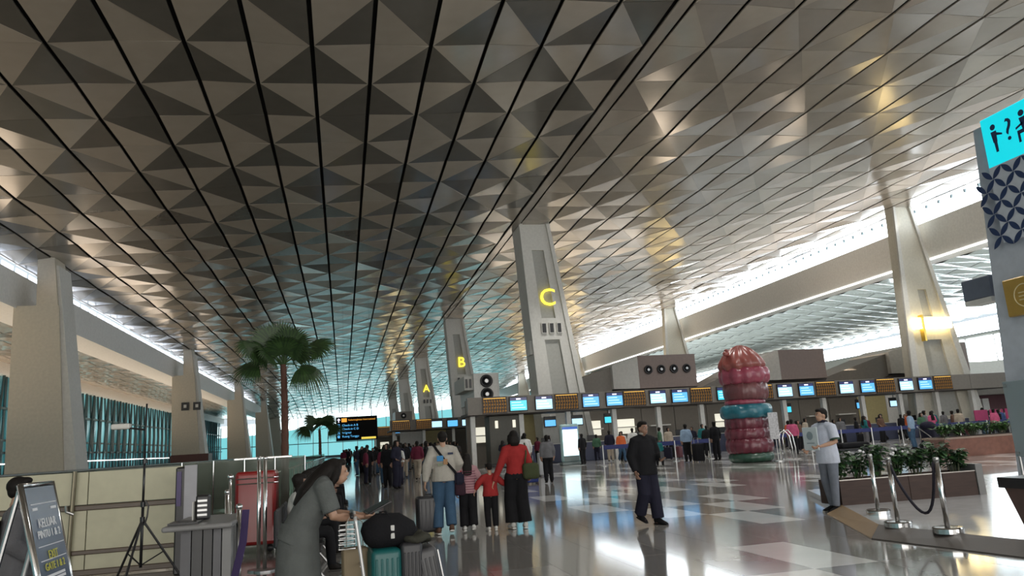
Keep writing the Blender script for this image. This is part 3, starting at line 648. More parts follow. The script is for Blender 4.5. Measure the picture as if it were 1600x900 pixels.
obj('top_basket', b, STEEL, tr)
for p in ((-.24, -.15), (.24, -.15), (0, .40)):
    b = bmesh.new(); cyl(b, (p[0]-.02, p[1], .06), .06, .04, 14, 'X'); obj('wheel', b, BLACK, tr)
suitcase('teal hard suitcase standing on the luggage trolley', (.30, 6.28, .16), radians(6), (.24, .40, .53), mat('teal_shell', (.006, .10, .10), .4), 0)
suitcase('dark grey suitcase leaning at the front of the luggage trolley', (.50, 6.30, .17), radians(4), (.17, .42, .55), mat('charcoal_shell', (.03, .03, .034), .45), 0)
cs = suitcase('grey ribbed suitcase with a pale edge at the far end of the trolley', (.70, 6.32, .13), radians(2), (.20, .42, .54), mat('grey_shell', (.07, .07, .075), .45), 0); cs.rotation_euler = (0, radians(-10), radians(2))
b = bmesh.new(); tube(b, [(.105, -.215, .12), (.105, -.215, .56)], .008, 6); obj('edge_trim', b, STEEL, cs)
db = thing('duffel_bag', 'bulging black duffel bag with a white tag lying on top of the suitcases', 'bag', (.34, 6.25, .74), .1)
b = bmesh.new(); tube(b, [(-.20, 0, .09), (-.17, 0, .10), (-.08, 0, .12), (.08, 0, .12), (.18, 0, .09), (.22, 0, .07)], [(.05, .05), (.11, .10), (.15, .14), (.145, .13), (.11, .09), (.05, .04)], 16, side=V(0, 1, 0)); obj('bag_body', b, BLK, db, smooth=True)
b = bmesh.new(); tube(b, [(-.09, -.08, .19), (-.06, -.03, .27), (-.02, -.03, .27), (.02, -.08, .20)], .010, 8); obj('bag_handle', b, BLK, db, smooth=True)
o = obj('luggage_tag', rbox((-.0, -.145, .07), (.03, -.135, .17), .003, 1), WHT, db); o['label'] = 'white luggage tag'
jb = thing('jacket_bundle', 'folded olive-grey jacket laid over the last suitcase', 'jacket', (.56, 6.2, .76), .3)
b = bmesh.new(); ball(b, (0, 0, .03), (.12, .14, .045), 16, 8)
for v in b.verts: v.co.z += .012*sin(v.co.x*40)+.008*sin(v.co.y*50)
obj('cloth', b, fabric('olive_grey', (.05, .05, .04)), jb, smooth=True)

# ================================================================== crowd (single low figures, two walking and two seated poses)
def crowd_mesh(pose, wide, female, name):
    j = joints(pose); bm = body_bm(j, True)
    b2 = shirt_bm(j, .95 if not female else .6, .1, .01, .01); me2 = bpy.data.meshes.new('t'); b2.to_mesh(me2); bm.from_mesh(me2); b2.free()
    b3 = pants_bm(j, wide); b3.to_mesh(me2); bm.from_mesh(me2); b3.free()
    b4 = hair_bm(j, 'long' if female else 'short'); b4.to_mesh(me2); bm.from_mesh(me2); b4.free(); bpy.data.meshes.remove(me2)
    me = remeshed(bm, .034, 1, name)
    hd = j['head']; pel = (j['hl']+j['hr'])/2
    for p in me.polygons:
        c = p.center; d = c-hd
        if c.z > hd.z-.12 and d.length < .19: p.material_index = 3 if (c.y < hd.y+.045 or c.z > hd.z+.062) else 0
        elif female and c.z > hd.z-.40 and c.y < hd.y-.10 and abs(c.x) < .12 : p.material_index = 3
        elif (c-j['wl']).length < .10 or (c-j['wr']).length < .10: p.material_index = 0
        elif c.z > pel.z-.03 and c.y < pel.y+.22 or (min((c-j['el']).length, (c-j['er']).length) < .12): p.material_index = 1
        elif c.z < .10: p.material_index = 3
        else: p.material_index = 2
    for m in (SKIN2, BLK, BLK, HAIR): me.materials.append(m)
    return me
SIT = dict(hl=(-.10, 0, .50), hr=(.10, 0, .50), kl=(-.11, .42, .50), kr=(.11, .42, .50), al=(-.12, .44, .09), ar=(.12, .44, .09), sl=(-.18, 0, .97), sr=(.18, 0, .97), neck=(0, .02, 1.02), head=(0, .05, 1.16), el=(-.22, .10, .72), er=(.22, .10, .72), wl=(-.10, .32, .68), wr=(.10, .32, .68))
CM = dict(man=crowd_mesh(dict(STAND), .01, False, 'standing_figure'), walk=crowd_mesh(dict(WALK1, kl=(-.10, .16, .52), al=(-.10, .18, .09), kr=(.09, -.02, .50), ar=(.09, -.26, .18)), .015, False, 'walking_figure'),
          lady=crowd_mesh(dict(STAND, wl=(-.2, .2, 1.0), wr=(.2, .2, 1.0)), .03, True, 'standing_woman'), sit=crowd_mesh(SIT, .0, False, 'seated_figure'))
CC = {'dark': BLK, 'navy': NAVY, 'white': WHT, 'grey': fabric('mid_grey_cloth', (.14, .14, .15)), 'red': RED, 'blue': fabric('blue_cloth', (.05, .09, .22)), 'pink': fabric('pink_cloth', (.50, .10, .20)), 'green': fabric('green_cloth', (.06, .13, .08)),
      'yellow': fabric('lime_cloth', (.35, .38, .10)), 'brown': fabric('brown_cloth', (.12, .07, .05)), 'light blue': fabric('light_blue_cloth', (.25, .35, .48)), 'maroon': fabric('maroon_cloth', (.12, .02, .04)), 'orange': fabric('orange_cloth', (.55, .12, .04)), 'denim': DENIM, 'beige': fabric('beige_cloth', (.35, .30, .24)), 'teal': fabric('teal_cloth', (.02, .14, .15))}
PLACED = []
def crowd(kind, X, Y, rz, top, bot, label, group, h=1.68):
    o = bpy.data.objects.new('person', CM[kind]); COL.objects.link(o); o.location = (X, Y, 0); o.rotation_euler = (0, 0, rz); s = h/1.7; o.scale = (s, s, s)
    for i, m in ((1, CC[top]), (2, CC[bot])): o.material_slots[i].link = 'OBJECT'; o.material_slots[i].material = m
    PLACED.append((X, Y)); return tag(o, label, 'person', group)
# ================================================================== check-in islands
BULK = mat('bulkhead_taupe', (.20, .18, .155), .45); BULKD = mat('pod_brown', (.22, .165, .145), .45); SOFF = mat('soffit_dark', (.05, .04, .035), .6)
GOLD = mat('gold_mesh', (.30, .14, .03), .35, .6, emit=(.9, .42, .06), es=.10); SCR = [mat('screen_blue', (.02, .05, .1), .2, emit=(.10, .42, .85), es=1.3, var=0), mat('screen_pale', (.02, .05, .1), .2, emit=(.45, .75, .95), es=1.3, var=0), mat('screen_cyan', (.02, .05, .1), .2, emit=(.05, .60, .75), es=1.2, var=0)]
SCRD = mat('screen_dark_bar', (.01, .01, .04), .2, emit=(.02, .03, .12), es=.8, var=0); SW = mat('screen_white', (.5, .5, .6), .2, emit=(.85, .80, 1.0), es=1.3, var=0)
def gold_panel(x0, x1, z0, z1, y, parent):
    f = obj('lattice_panel', bx((x0, y-.05, z0), (x1, y, z1)), mat('dark_bronze', (.035, .02, .01), .4), parent)
    bm = bmesh.new(); n = 9; rnd = random.Random(int(x0*10))
    for k in range(n):
        xx = x0+.1+(x1-x0-.2)*k/(n-1)
        tube(bm, [(xx-.04, y-.07, z0+.06), (xx+.05, y-.07, (z0+z1)/2), (xx-.04, y-.07, z1-.05)], .018, 4)
        for r in range(4): box(bm, (xx-.05, y-.085, z0+.12+r*.2), (xx+.05, y-.06, z0+.16+r*.2))
    obj('lattice', bm, GOLD, f, kind='stuff')
    obj('lamp_strip', bx((x0+.08, y-.10, z1-.10), (x1-.08, y-.06, z1-.07)), mat('amber_lamp', (1, .6, .1), .3, emit=(1.0, .55, .10), es=.9, var=0), f)
def monitor(x, y, z, label, group, kind=0, w=1.02, h=.66, detail=True):
    r = thing('flight_monitor', label, 'monitor', (x, y, z), 0, group)
    obj('bezel', rbox((-w/2-.05, -.10, -h/2-.12), (w/2+.05, 0, h/2+.10), .015, 1), BLACK, r)
    obj('screen', bx((-w/2, -.112, -h/2-.06), (w/2, -.10, h/2-.13)), SCR[kind], r)
    if detail:
        b = bmesh.new(); box(b, (-w/2, -.112, h/2-.12), (w/2, -.10, h/2+.04)); obj('header_bar', b, SCRD, r)
        b = bmesh.new(); box(b, (-.14, -.116, h/2-.08), (.14, -.112, h/2)); obj('header_mark', b, SW, r)
        if kind != 0 or True:
            for k in range(3): obj('text_line', bx((-w*.42, -.117, -h*.25+.16*k-.1), (w*(.40-.12*k), -.112, -h*.25+.16*k-.04)), SCR[1] if kind != 1 else SW, r)
    return r
def island(y, x0, x1, zb, zt, mon, gold, name, words, depth=9, detail=True, kinds={}):
    r = thing('check_in_bulkhead', words, 'bulkhead', ((x0+x1)/2, y, zb), 0); cx = (x0+x1)/2
    segs = 12 if detail else 5; W = (x1-x0)/segs
    for k in range(segs): obj('fascia_panel', bx((x0+W*k-cx+.01, 0, 0), (x0+W*(k+1)-cx-.01, .5, zt-zb)), BULK, r)
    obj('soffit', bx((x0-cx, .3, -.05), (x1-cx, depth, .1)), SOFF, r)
    for a, b in gold: gold_panel(a-cx, b-cx, .02, zt-zb-.02, -.01, r)
    n = int((x1-x0)/3.05)
    for k in range(n+1):
        x = x0-cx+.3+3.03*k
        if x > x1-cx: break
        o = obj('post', bx((x, .9, -zb), (x+.28, 1.2, 0)), BEAM, r)
    for i, x in enumerate(mon): monitor(x, y-.02, (zb+zt)/2+.02, '%s flight monitor from the left on the %s' % (ordn(i), name), 'flight monitors on the %s' % name, kinds.get(i, 0), detail=detail)
    return r
MONX = [10.35, 11.95, 14.95, 16.5, 19.4, 20.9, 24.05, 28.4, 30.0, 33.05, 34.7, 37.75, 39.3]
GLD = [(x-.75, x+.75) for x in (8.9, 13.4, 17.85, 22.4, 26.8, 31.5, 36.15, 40.8)]
island(44, 7.25, 46.4, 3.12, 4.15, MONX, GLD, 'front bulkhead', 'long taupe bulkhead hung over the nearest check-in counters, with screens and amber panels', 2.7, kinds={0: 2, 1: 1, 4: 1, 6: 2, 7: 1, 9: 1, 11: 1})
island(76, 4.6, 34, 3.15, 4.2, [9.3, 10.9, 12.4, 14.5, 16.8, 20], [(4.8, 6.6), (7.2, 8.8), (13.0, 14.2)], 'second bulkhead', 'taupe bulkhead hung below the pylon with the letter B', 5.4, False, kinds={0: 1, 2: 1})
island(112, 4.2, 26, 3.3, 4.7, [8.0, 9.8, 12.5], [(5.0, 7.0)], 'third bulkhead', 'far brown bulkhead hung below the pylon with the letter A', 5.4, False)
# screens behind the counters
for k, x in enumerate((12.2, 13.9, 16.0, 24.6, 26.2, 28.2, 33.8, 36.4)):
    _m = monitor(x*1.06, 46.4, 2.55, '%s small screen from the left hung behind the front counters' % ordn(k), 'small screens behind the front counters', k % 3, .7, .45, False); obj('hanger', bx((-.03, -.08, .3), (.03, -.03, .54)), STEEL, _m)
# counters + back walls
BACK = mat('island_back_panel', (.13, .115, .095), .5); OCH = mat('ochre_panel', (.42, .36, .18), .5)
for i, (y, x0, x1) in enumerate(((49.5, 8, 48), (82, 6, 36), (118, 5, 28))):
    r = thing('island_wall', ['dark panelled wall behind the nearest check-in counters', 'panelled wall behind the second row of counters', 'panelled wall behind the farthest row of counters'][i], 'wall', ((x0+x1)/2, y, 0)); cx = (x0+x1)/2
    n = int((x1-x0)/2.5)
    for k in range(n):
        a = x0-cx+2.5*k; rr = random.Random(k*31+i).random()
        m = OCH if rr < .13 else (BEAM if rr < .28 else BACK)
        p = obj('wall_panel', bx((a+.02, 0, 0), (a+2.48, .3, 4.3)), m, r)
        if rr > .45: obj('shelf', bx((a+.5, -.35, 1.9), (a+2.0, 0, 1.98)), WHITE, p)
        if rr > .7: obj('lit_panel', bx((a+.6, -.05, 1.5), (a+1.9, -.01, 2.5)), mat('lit_sign_panel', (.6, .6, .55), .4, emit=(.9, .86, .70), es=.7, var=0), p)
cn = 0
for x in [12.4+3.03*k for k in range(12)]:
    r = thing('check_in_counter', '%s check-in counter from the left under the front bulkhead' % ordn(cn), 'counter', (x, 45.4, 0), 0, 'check-in counters under the front bulkhead'); cn += 1
    obj('desk', rbox((-1.1, 0, 0), (1.1, .8, 1.12), .03, 2), mat('desk_blue_grey', (.06, .07, .13) if x < 30 else (.18, .03, .08), .4), r)
    obj('worktop', rbox((-1.15, -.08, 1.12), (1.15, .85, 1.16), .01, 1), BEAM, r)
    s = obj('computer', rbox((-.3, .3, 1.2), (.3, .34, 1.55), .01, 1), BLACK, r)
    obj('belt_frame', bx((1.15, -.1, .25), (1.85, 1.45, .42)), mat('yellow_steel', (.20, .17, .04), .4, .3), r)
# shops: warm lit shelves seen left of the island
sh = thing('lit_shop_shelf', 'warm lit display shelves far behind the family, under the front bulkhead', 'shelf', (11.2, 50.5, 0))
for s_ in (-1.04, 1.2): obj('side_panel', bx((s_, -.4, 0), (s_+.04, 0, 2.9)), BEAM, sh)
for k in range(4): obj('shelf_board', bx((-1.0, -.4, .6+.6*k), (1.2, 0, .66+.6*k)), BEAM, sh); obj('shelf_lamp', bx((-.95, -.3, 1.1+.6*k), (1.15, -.25, 1.14+.6*k)), WARM, sh)
# dark block pillar under the left end
r = thing('clad_pillar', 'square dark taupe pillar holding the left end of the front bulkhead', 'pillar', (9.7, 45.0, 0)); obj('shaft', rbox((-1.0, 0, 0), (1.0, 1.5, 3.05), .04, 2), mat('pillar_taupe', (.10, .095, .08), .5), r)
for s in (-.55, .55): obj('wall_light', bx((s-.09, -.06, 2.3), (s+.09, 0, 2.75)), mat('dim_lamp', (.6, .6, .5), .4, emit=(.9, .85, .7), es=.8, var=0), r)
obj('base', rbox((-1.1, -.1, 0), (1.1, 1.7, .2), .02, 1), BLACK, r)

# ================================================================== air nozzle pods above the counters
def pod(x0, x1, z0, z1, y, label, nozz=0, slope=3.4, m=BULKD, rows=1, roof=True):
    r = thing('air_pod', label, 'air duct', ((x0+x1)/2, y, z0)); cx = (x0+x1)/2; h = z1-z0; w = (x1-x0)/2; D = 6.0
    obj('front_box', bx((-w, 0, 0), (w, D, h)), m, r)
    if roof:
        b = bmesh.new(); hexa(b, [(-w-slope*.45, 1.2, h*.05), (-w, .0, 0), (-w, D, 0), (-w-slope*.45, D, h*.05), (-w-slope*.45, 1.2, h*.80), (-w, 0, h), (-w, D, h), (-w-slope*.45, D, h*.80)]); obj('side_cheek', b, BEAM, r)
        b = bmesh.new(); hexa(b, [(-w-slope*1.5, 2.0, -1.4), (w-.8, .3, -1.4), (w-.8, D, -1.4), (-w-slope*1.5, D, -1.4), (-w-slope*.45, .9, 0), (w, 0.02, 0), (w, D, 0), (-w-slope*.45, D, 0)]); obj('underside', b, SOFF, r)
        b = bmesh.new(); hexa(b, [(-w-slope*2.3, 2.6, -1.4), (-w-slope*.45, 1.6, -.2), (-w-slope*.45, D, -.2), (-w-slope*2.3, D, -1.4), (-w-slope*2.3, 2.6, -.2), (-w-slope*.45, 1.6, h*.75), (-w-slope*.45, D, h*.75), (-w-slope*2.3, D, -.2)]); obj('sloping_wing', b, BULK, r)
    for s_ in (-.6, .6): obj('support_post', bx((w*s_-.12, 3.6, -z0), (w*s_+.12, 3.84, .02)), BEAM, r)
    for k in range(nozz):
        if rows == 1: c = (-w+(2*w)*(k+.75)/(nozz+.5), 0, h*.56); rr = min(.34, w/nozz*.55)
        else: c = (0, 0, h*(.28+.45*k)); rr = .42
        b = bmesh.new(); lathe(b, [(rr, 0), (rr*1.05, .08), (rr*.8, .14), (rr*.75, .05)], (0, 0, 0), 20); o = obj('nozzle', b, BLACK, r, smooth=True); o.rotation_euler = (pi/2, 0, 0); o.location = c
        b = bmesh.new(); lathe(b, [(.001, .02), (rr*.35, .10), (rr*.3, .13), (.001, .13)], (0, 0, 0), 14); o2 = obj('nozzle_core', b, STEEL, o)
    return r
pod(20.8, 25.3, 4.6, 6.95, 50, 'brown air duct box with four round nozzles in a row, above the front bulkhead', 4)
pod(32.2, 36.1, 4.75, 7.0, 50, 'plain brown air duct box behind the inflatable sculpture', 0, slope=2.4)
pod(44.4, 49.2, 4.8, 7.1, 50, 'brown air duct box with four nozzles at the right end of the counters', 4)
p0 = pod(8.75, 10.5, 4.16, 6.15, 50, 'pale square air duct box with two stacked nozzles left of the pylon lettered C', 2, m=BEAM, rows=2, roof=False)
for k in range(2):
    b = bmesh.new(); box(b, (-.86-.62, .3, .9+0), (-.86, 5, 1.85)); 
    if k == 0: obj('side_box', b, WHITE, p0)
    else: b.free()
    obj('side_slot', bx((-1.40+.26*k, .22, 1.05), (-1.26+.26*k, .31, 1.65)), BLACK, p0)
pod(8.0, 10.6, 4.6, 7.0, 118, 'far grey air duct box with two nozzles below the pylon lettered A', 2, m=BULK, rows=2, roof=False)
# right end low building with windows
r = thing('service_block', 'low taupe service block beyond the right end of the counters', 'building', (56.5, 57.5, 0))
obj('wall', bx((-7, 0, 3.0), (9, 6, 4.35)), BULK, r); obj('upper_wall', bx((-4.2, 3, 4.35), (9, 6, 6.3)), WHITE, r); obj('lower_wall', bx((-7, 2, 0), (9, 6, 3.0)), mat('mauve_panel', (.12, .05, .06), .5), r)
for k in range(2): b = bmesh.new(); cyl(b, (-1.5+2.2*k, 2.9, 5.1), .22, .15, 14, 'Y'); obj('round_vent', b, BLACK, r)
obj('window', bx((-4.0, 3.05, 6.45), (1.6, 3.2, 8.2)), BEAM, r); obj('pane', bx((-3.9, 2.98, 6.5), (1.5, 3.04, 8.1)), LITW, r)
for k in range(5): obj('curtain', bx((-1+.9*k, 1.8, .8), (-.3+.9*k, 1.95, 2.7)), BEAM, r)

# ================================================================== inflatable sculpture
sc_ = thing('inflatable_sculpture', 'tall stacked inflatable sculpture of red, pink and teal gathered cushions on a green base', 'sculpture', (17.0, 29.4, 0))
def vinyl(n, c): return mat(n, c, .34, spec=.6, coat=.15, var=.15, scale=3, bump=.5, bscale=5)
def cushion(name, z0, z1, r, m, folds=14, amp=.05, off=(0, 0), taper=1.0, point=False):
    b = bmesh.new(); n = 14; prof = []
    for i in range(n+1):
        t = i/n; k = sin(pi*t)**.45 if not point else (sin(pi*min(t, .5))**.45 if t < .5 else max(.02, (1-((t-.5)/.5)**1.7))**.75)
        prof.append((max(.03, r*(.80+.20*k) if not point else (r*(.88+.12*(t/.2)) if t < .2 else r*(1-((t-.2)/.8)**1.7)**.72+(.0 if t < .99 else .03))), z0+(z1-z0)*t))
    lathe(b, prof, (off[0], off[1], 0), 72, fn=lambda rr, z, a: amp*(abs(sin(a*folds/2+.6*sin(z*3)))-.5)*(.4+1.2*abs((z-z0)/(z1-z0)-.5)))
    return obj(name, b, m, sc_, smooth=True)
C1, C2, C3, C4, C5 = vinyl('vinyl_coral', (.26, .065, .055)), vinyl('vinyl_rose', (.28, .045, .08)), vinyl('vinyl_brown_red', (.14, .04, .045)), vinyl('vinyl_teal', (.008, .13, .18)), vinyl('vinyl_plum', (.13, .018, .035)); CG = vinyl('vinyl_green', (.02, .07, .045))
cushion('green_base', .0, .42, .93, CG, 20, .05)
cushion('cushion', .36, 1.02, .98, C5, 18, .10, (-.02, 0)); cushion('cushion', .92, 1.45, .93, C5, 16, .10, (-.05, 0)); cushion('cushion', 1.35, 1.98, .90, C5, 16, .10, (-.04, 0))
cushion('teal_cushion', 1.82, 2.42, 1.08, C4, 9, .12, (.0, 0)); cushion('band', 2.36, 2.64, .85, C2, 18, .05, (.0, 0)); cushion('pleated_cushion', 2.56, 3.42, .94, C3, 30, .09, (.1, 0))
cushion('rose_cushion', 3.28, 4.0, 1.06, C2, 11, .14, (.12, 0)); cushion('coral_cap', 3.85, 5.0, .98, C1, 12, .16, (.05, 0), point=True)
b = bmesh.new(); ball(b, (0, 0, 0), (.16, .12, .12), 12, 8); ball(b, (.02, 0, .14), (.1, .08, .06), 10, 6); o = obj('knot', b, C1, sc_, smooth=True); o.location = (-.78, -.3, 4.62)
sb_ = thing('info_panel_stand', 'small white printed panel on a steel stand beside the inflatable sculpture', 'sign', (17.6, 28.3, 0)); obj('panel', rbox((-.25, 0, .9), (.2, .03, 2.0), .01, 1), mat('grey_white_print', (.45, .45, .47), .4, var=.3, scale=12), sb_)
b = bmesh.new(); tube(b, [(0, .02, .0), (0, .02, .95)], .02, 8); obj('pole', b, STEEL, sb_); b = bmesh.new(); lathe(b, [(.22, 0), (.22, .03), (.03, .05)], seg=20); obj('foot', b, STEEL, sb_)
for k, (x, y) in enumerate(((18.2, 28.6), (18.55, 28.9))):
    r = thing('hoop_rail', '%s steel hoop rail beside the inflatable sculpture' % ['inner', 'outer'][k], 'rail', (x, y, 0)); b = bmesh.new()
    tube(b, [(-.25, 0, 0), (-.28, 0, .9), (-.2, 0, 1.15), (0, 0, 1.25), (.2, 0, 1.0), (.28, 0, .5), (.28, 0, 0)], .03, 8); obj('hoop', b, CHROME, r, smooth=True); obj('base_plate', rbox((-.4, -.2, 0), (.4, .2, .03), .01, 1), STEEL, r)

# ================================================================== kiosk with lit screen
k_ = thing('information_kiosk', 'standing kiosk with a tall bright white screen and rounded pale frame', 'kiosk', (12.25, 40.0, 0), .05)
b = rbox((-.56, 0, .15), (.56, .22, 2.22), .14, 4); obj('frame', b, mat('pale_teal_frame', (.30, .45, .46), .3), k_, smooth=True)
obj('screen', bx((-.44, -.02, .50), (.44, .01, 1.92)), mat('kiosk_screen', (.8, .9, .95), .2, emit=(.68, .93, 1.0), es=1.15, var=0), k_); obj('header', bx((-.44, -.02, 1.92), (.44, .01, 2.06)), mat('kiosk_header', (.02, .05, .2), .2, emit=(.05, .12, .4), es=1, var=0), k_)
obj('lower_panel', bx((-.44, -.015, .20), (.44, .005, .48)), mat('kiosk_grey', (.16, .20, .20), .3), k_); obj('foot', rbox((-.6, -.15, 0), (.6, .4, .16), .03, 2), mat('kiosk_grey', (.16, .20, .20), .3), k_)

# ================================================================== hanging direction board
hb_ = thing('direction_board', 'hanging black direction board with blue and orange lettering', 'sign', (1.35, 70, 2.4)); obj('panel', rbox((-1.95, 0, 0), (1.75, .25, 2.15), .03, 1), mat('board_black', (.008, .008, .009), .7, spec=.1), hb_)
OR = mat('sign_orange', (.5, .2, .02), .4, emit=(1, .42, .04), es=.9, var=0); BL = mat('sign_blue', (.05, .2, .5), .4, emit=(.12, .55, 1.0), es=1.0, var=0); YL = mat('sign_yellow', (.5, .4, .05), .4, emit=(1, .75, .1), es=.8, var=0)
obj('route_box', bx((-1.45, -.03, 1.68), (-.98, 0, 2.02)), OR, hb_); b = bmesh.new(); box(b, (-1.74, -.03, 1.66), (-1.66, 0, 1.9)); v = [b.verts.new(p) for p in ((-1.86, -.03, 1.86), (-1.54, -.03, 1.86), (-1.70, -.03, 2.04))]; b.faces.new(v); obj('arrow', b, SW, hb_)
text('heading', 'Keberangkatan Internasional', .21, OR, hb_, (-.85, -.02, 1.85), (pi/2, 0, 0), .005, 'LEFT')
for k, (t1, n_) in enumerate((('Check-in A B', 2), ('Check-in C D', 3), ('Imigrasi', 2), ('Ruang Tunggu', 3))):
    z = 1.38-.33*k; obj('number_box', bx((-1.82, -.03, z-.12), (-1.60, 0, z+.12)), BL, hb_); text('line', t1, .26, BL, hb_, (-1.4, -.02, z), (pi/2, 0, 0), .005, 'LEFT')
obj('yellow_tab', bx((.3, -.03, .08), (1.6, 0, .26)), YL, hb_)
for s in (-1.2, 1.2): b = bmesh.new(); tube(b, [(s, .12, 2.15), (s, .12, 12.9)], .012, 6); obj('hanger_rod', b, BLACK, hb_)

# ================================================================== right foreground platform, planters, stanchions, bin
plat = thing('raised_platform', 'low raised platform with sloping wooden edge under the rope posts', 'platform', (8, 9, 0))
def PL(p): return (p[0]-8, p[1]-9, p[2])
top = [(8.2, 11.5), (6.95, 9.0), (7.15, 7.2), (7.6, 5.6), (16, 5.6), (16, 14.5), (9.6, 14.5)]
b = bmesh.new(); vt = [b.verts.new(PL((x, y, .10))) for x, y in top]; vb = [b.verts.new(PL((x, y, .0))) for x, y in top]; b.faces.new(vt); b.faces.new(vb[::-1])
for i in range(len(top)): b.faces.new((vb[i], vb[(i+1) % len(top)], vt[(i+1) % len(top)], vt[i]))
obj('deck', b, mat('platform_tile', (.62, .63, .64), .18, spec=.8, coat=.4), plat)
edge = [(7.72, 11.22), (6.52, 8.62), (6.80, 6.70), (7.2, 5.4)]
for i in range(3):
    (a, a2), (c, c2) = (edge[i], top[i]), (edge[i+1], top[i+1])
    b = bmesh.new(); hexa(b, [PL((*a, 0.001)), PL((*c, .001)), PL((*c2, .001)), PL((*a2, .001)), PL((*a, .012)), PL((*c, .012)), PL((*c2, .112)), PL((*a2, .112))])
    o = obj('ramp_edge', b, mat('tan_wood_edge' if i == 0 else 'dark_wood_edge', (.34, .24, .14) if i == 0 else (.07, .06, .055), .35, streak=(1, 12, 1)), plat)
    if i == 0: o['label'] = 'tan wooden ramp edge'
WOODB = mat('reddish_brown_wood', (.042, .022, .017), .65, var=.2, scale=3, streak=(1, 1, 9))
SOIL = mat('potting_soil', (.03, .02, .015), .95, bump=.6)
LEAF = [mat('leaf_dark', (.02, .055, .025), .45, var=.3), mat('leaf_green', (.045, .11, .035), .45, var=.3), mat('leaf_bright', (.06, .16, .03), .45, var=.3)]
def leaf(bm, c, d, n, L, w, mi=0, bend=.25):
    d = d.normalized(); s = d.cross(n).normalized(); n = s.cross(d)
    prev = None; K = 4
    for i in range(K+1):
        t = i/K; ww = w*sin(pi*min(.97, max(.04, t)))**.8*.5; p = c+d*L*t-n*bend*L*t*t
        l, m_, r_ = bm.verts.new(p-s*ww+n*ww*.25), bm.verts.new(p), bm.verts.new(p+s*ww+n*ww*.25)
        if prev:
            for q in ((prev[0], prev[1], m_, l), (prev[1], prev[2], r_, m_)): f = bm.faces.new(q); f.material_index = mi
        prev = (l, m_, r_)
def bush(label, parent_loc, h, R_, nstem, nleaf, L, w, ms, seed, group, name='potted_shrub', flowers=None):
    rnd = random.Random(seed); r = thing(name, label, 'plant', parent_loc, 0, group)
    st = bmesh.new(); lf = bmesh.new(); fl = bmesh.new()
    for k in range(nstem):
        a = rnd.random()*2*pi; q = R_*sqrt(rnd.random()); b0 = V(q*.25*cos(a), q*.25*sin(a), 0); t0 = V(q*cos(a), q*sin(a), h*(.6+.4*rnd.random())); mid = (b0+t0)/2+V(0, 0, .08)
        tube(st, [b0, mid, t0], [.010, .008, .004], 5)
        for i in range(nleaf):
            t = .25+.75*rnd.random(); p = b0+(t0-b0)*t+V(0, 0, .08*(1-abs(2*t-1))); aa = rnd.random()*2*pi
            leaf(lf, p, V(cos(aa), sin(aa), rnd.uniform(-.4, .5)), V(rnd.uniform(-.3, .3), rnd.uniform(-.3, .3), 1), L*rnd.uniform(.7, 1.2), w*rnd.uniform(.7, 1.2), rnd.randrange(len(ms)))
        if flowers and rnd.random() < .5:
            for i in range(3): ball(fl, t0+V(rnd.uniform(-.05, .05), rnd.uniform(-.05, .05), rnd.uniform(-.03, .05)), .022, 6, 5)
    obj('stems', st, mat('green_stem', (.05, .06, .03), .6), r, kind='stuff'); obj('leaves', lf, ms, r, kind='stuff')
    if flowers: obj('flowers', fl, flowers, r, kind='stuff')
    else: fl.free()
    return r
pl = thing('planter_box', 'long low reddish-brown planter box on the raised platform behind the rope posts', 'planter', (9.4, 11.25, .10), radians(-4.5))
for k in range(4): obj('front_board', bx((-1.27+.64*k, 0, 0), (-.64+.64*k, .03, .40)), WOODB, pl)
obj('back_board', bx((-1.27, .62, 0), (1.29, .65, .40)), WOODB, pl); obj('end_board', bx((-1.27, .03, 0), (-1.24, .62, .40)), WOODB, pl); o = obj('end_panel', bx((1.29, -.02, 0), (1.42, .68, .52)), mat('grey_end_panel', (.16, .16, .16), .4), pl)
obj('soil', bx((-1.24, .03, .30), (1.29, .62, .35)), SOIL, pl); obj('rim', bx((-1.27, -.005, .40), (1.29, .04, .415)), mat('rim_metal', (.3, .28, .26), .3, .6), pl)
_h = lambda k: .50+.07*(k % 3)
for k in range(7):
    bush('%s leafy shrub from the left in the low planter behind the rope posts' % ordn(k), (8.32+.37*k, 11.62-.03*k, .45), _h(k), .23, 13, 15, .12, .085, LEAF[:2], 50+k, 'shrubs in the low planter', flowers=mat('white_petal', (.7, .7, .72), .6) if k in (0, 1, 3) else None)
pl2 = thing('planter_box', 'reddish-brown planter box with bright green bushes by the sign column', 'planter', (21.8, 22.4, 0), radians(-3))
b = bmesh.new(); hexa(b, [(-1.25, 0, .0), (1.6, 0, .0), (1.6, .8, .0), (-1.25, .8, .0), (-1.4, -.1, .62), (1.8, -.1, .62), (1.8, .9, .62), (-1.4, .9, .62)]); obj('box', b, mat('red_brown_panel', (.22, .10, .075), .45, var=.15), pl2); obj('rim', bx((-1.45, -.14, .62), (1.85, .94, .68)), mat('rim_pale', (.30, .22, .18), .4), pl2); obj('soil', bx((-1.3, 0, .68), (1.7, .8, .70)), SOIL, pl2)
for k in range(5): bush('%s bright green bush from the left in the tall planter by the sign column' % ordn(k), (20.75+.62*k, 22.75, .68), .50, .38, 14, 15, .16, .07, LEAF[1:], 90+k, 'bushes in the tall planter', name='planter_bush')
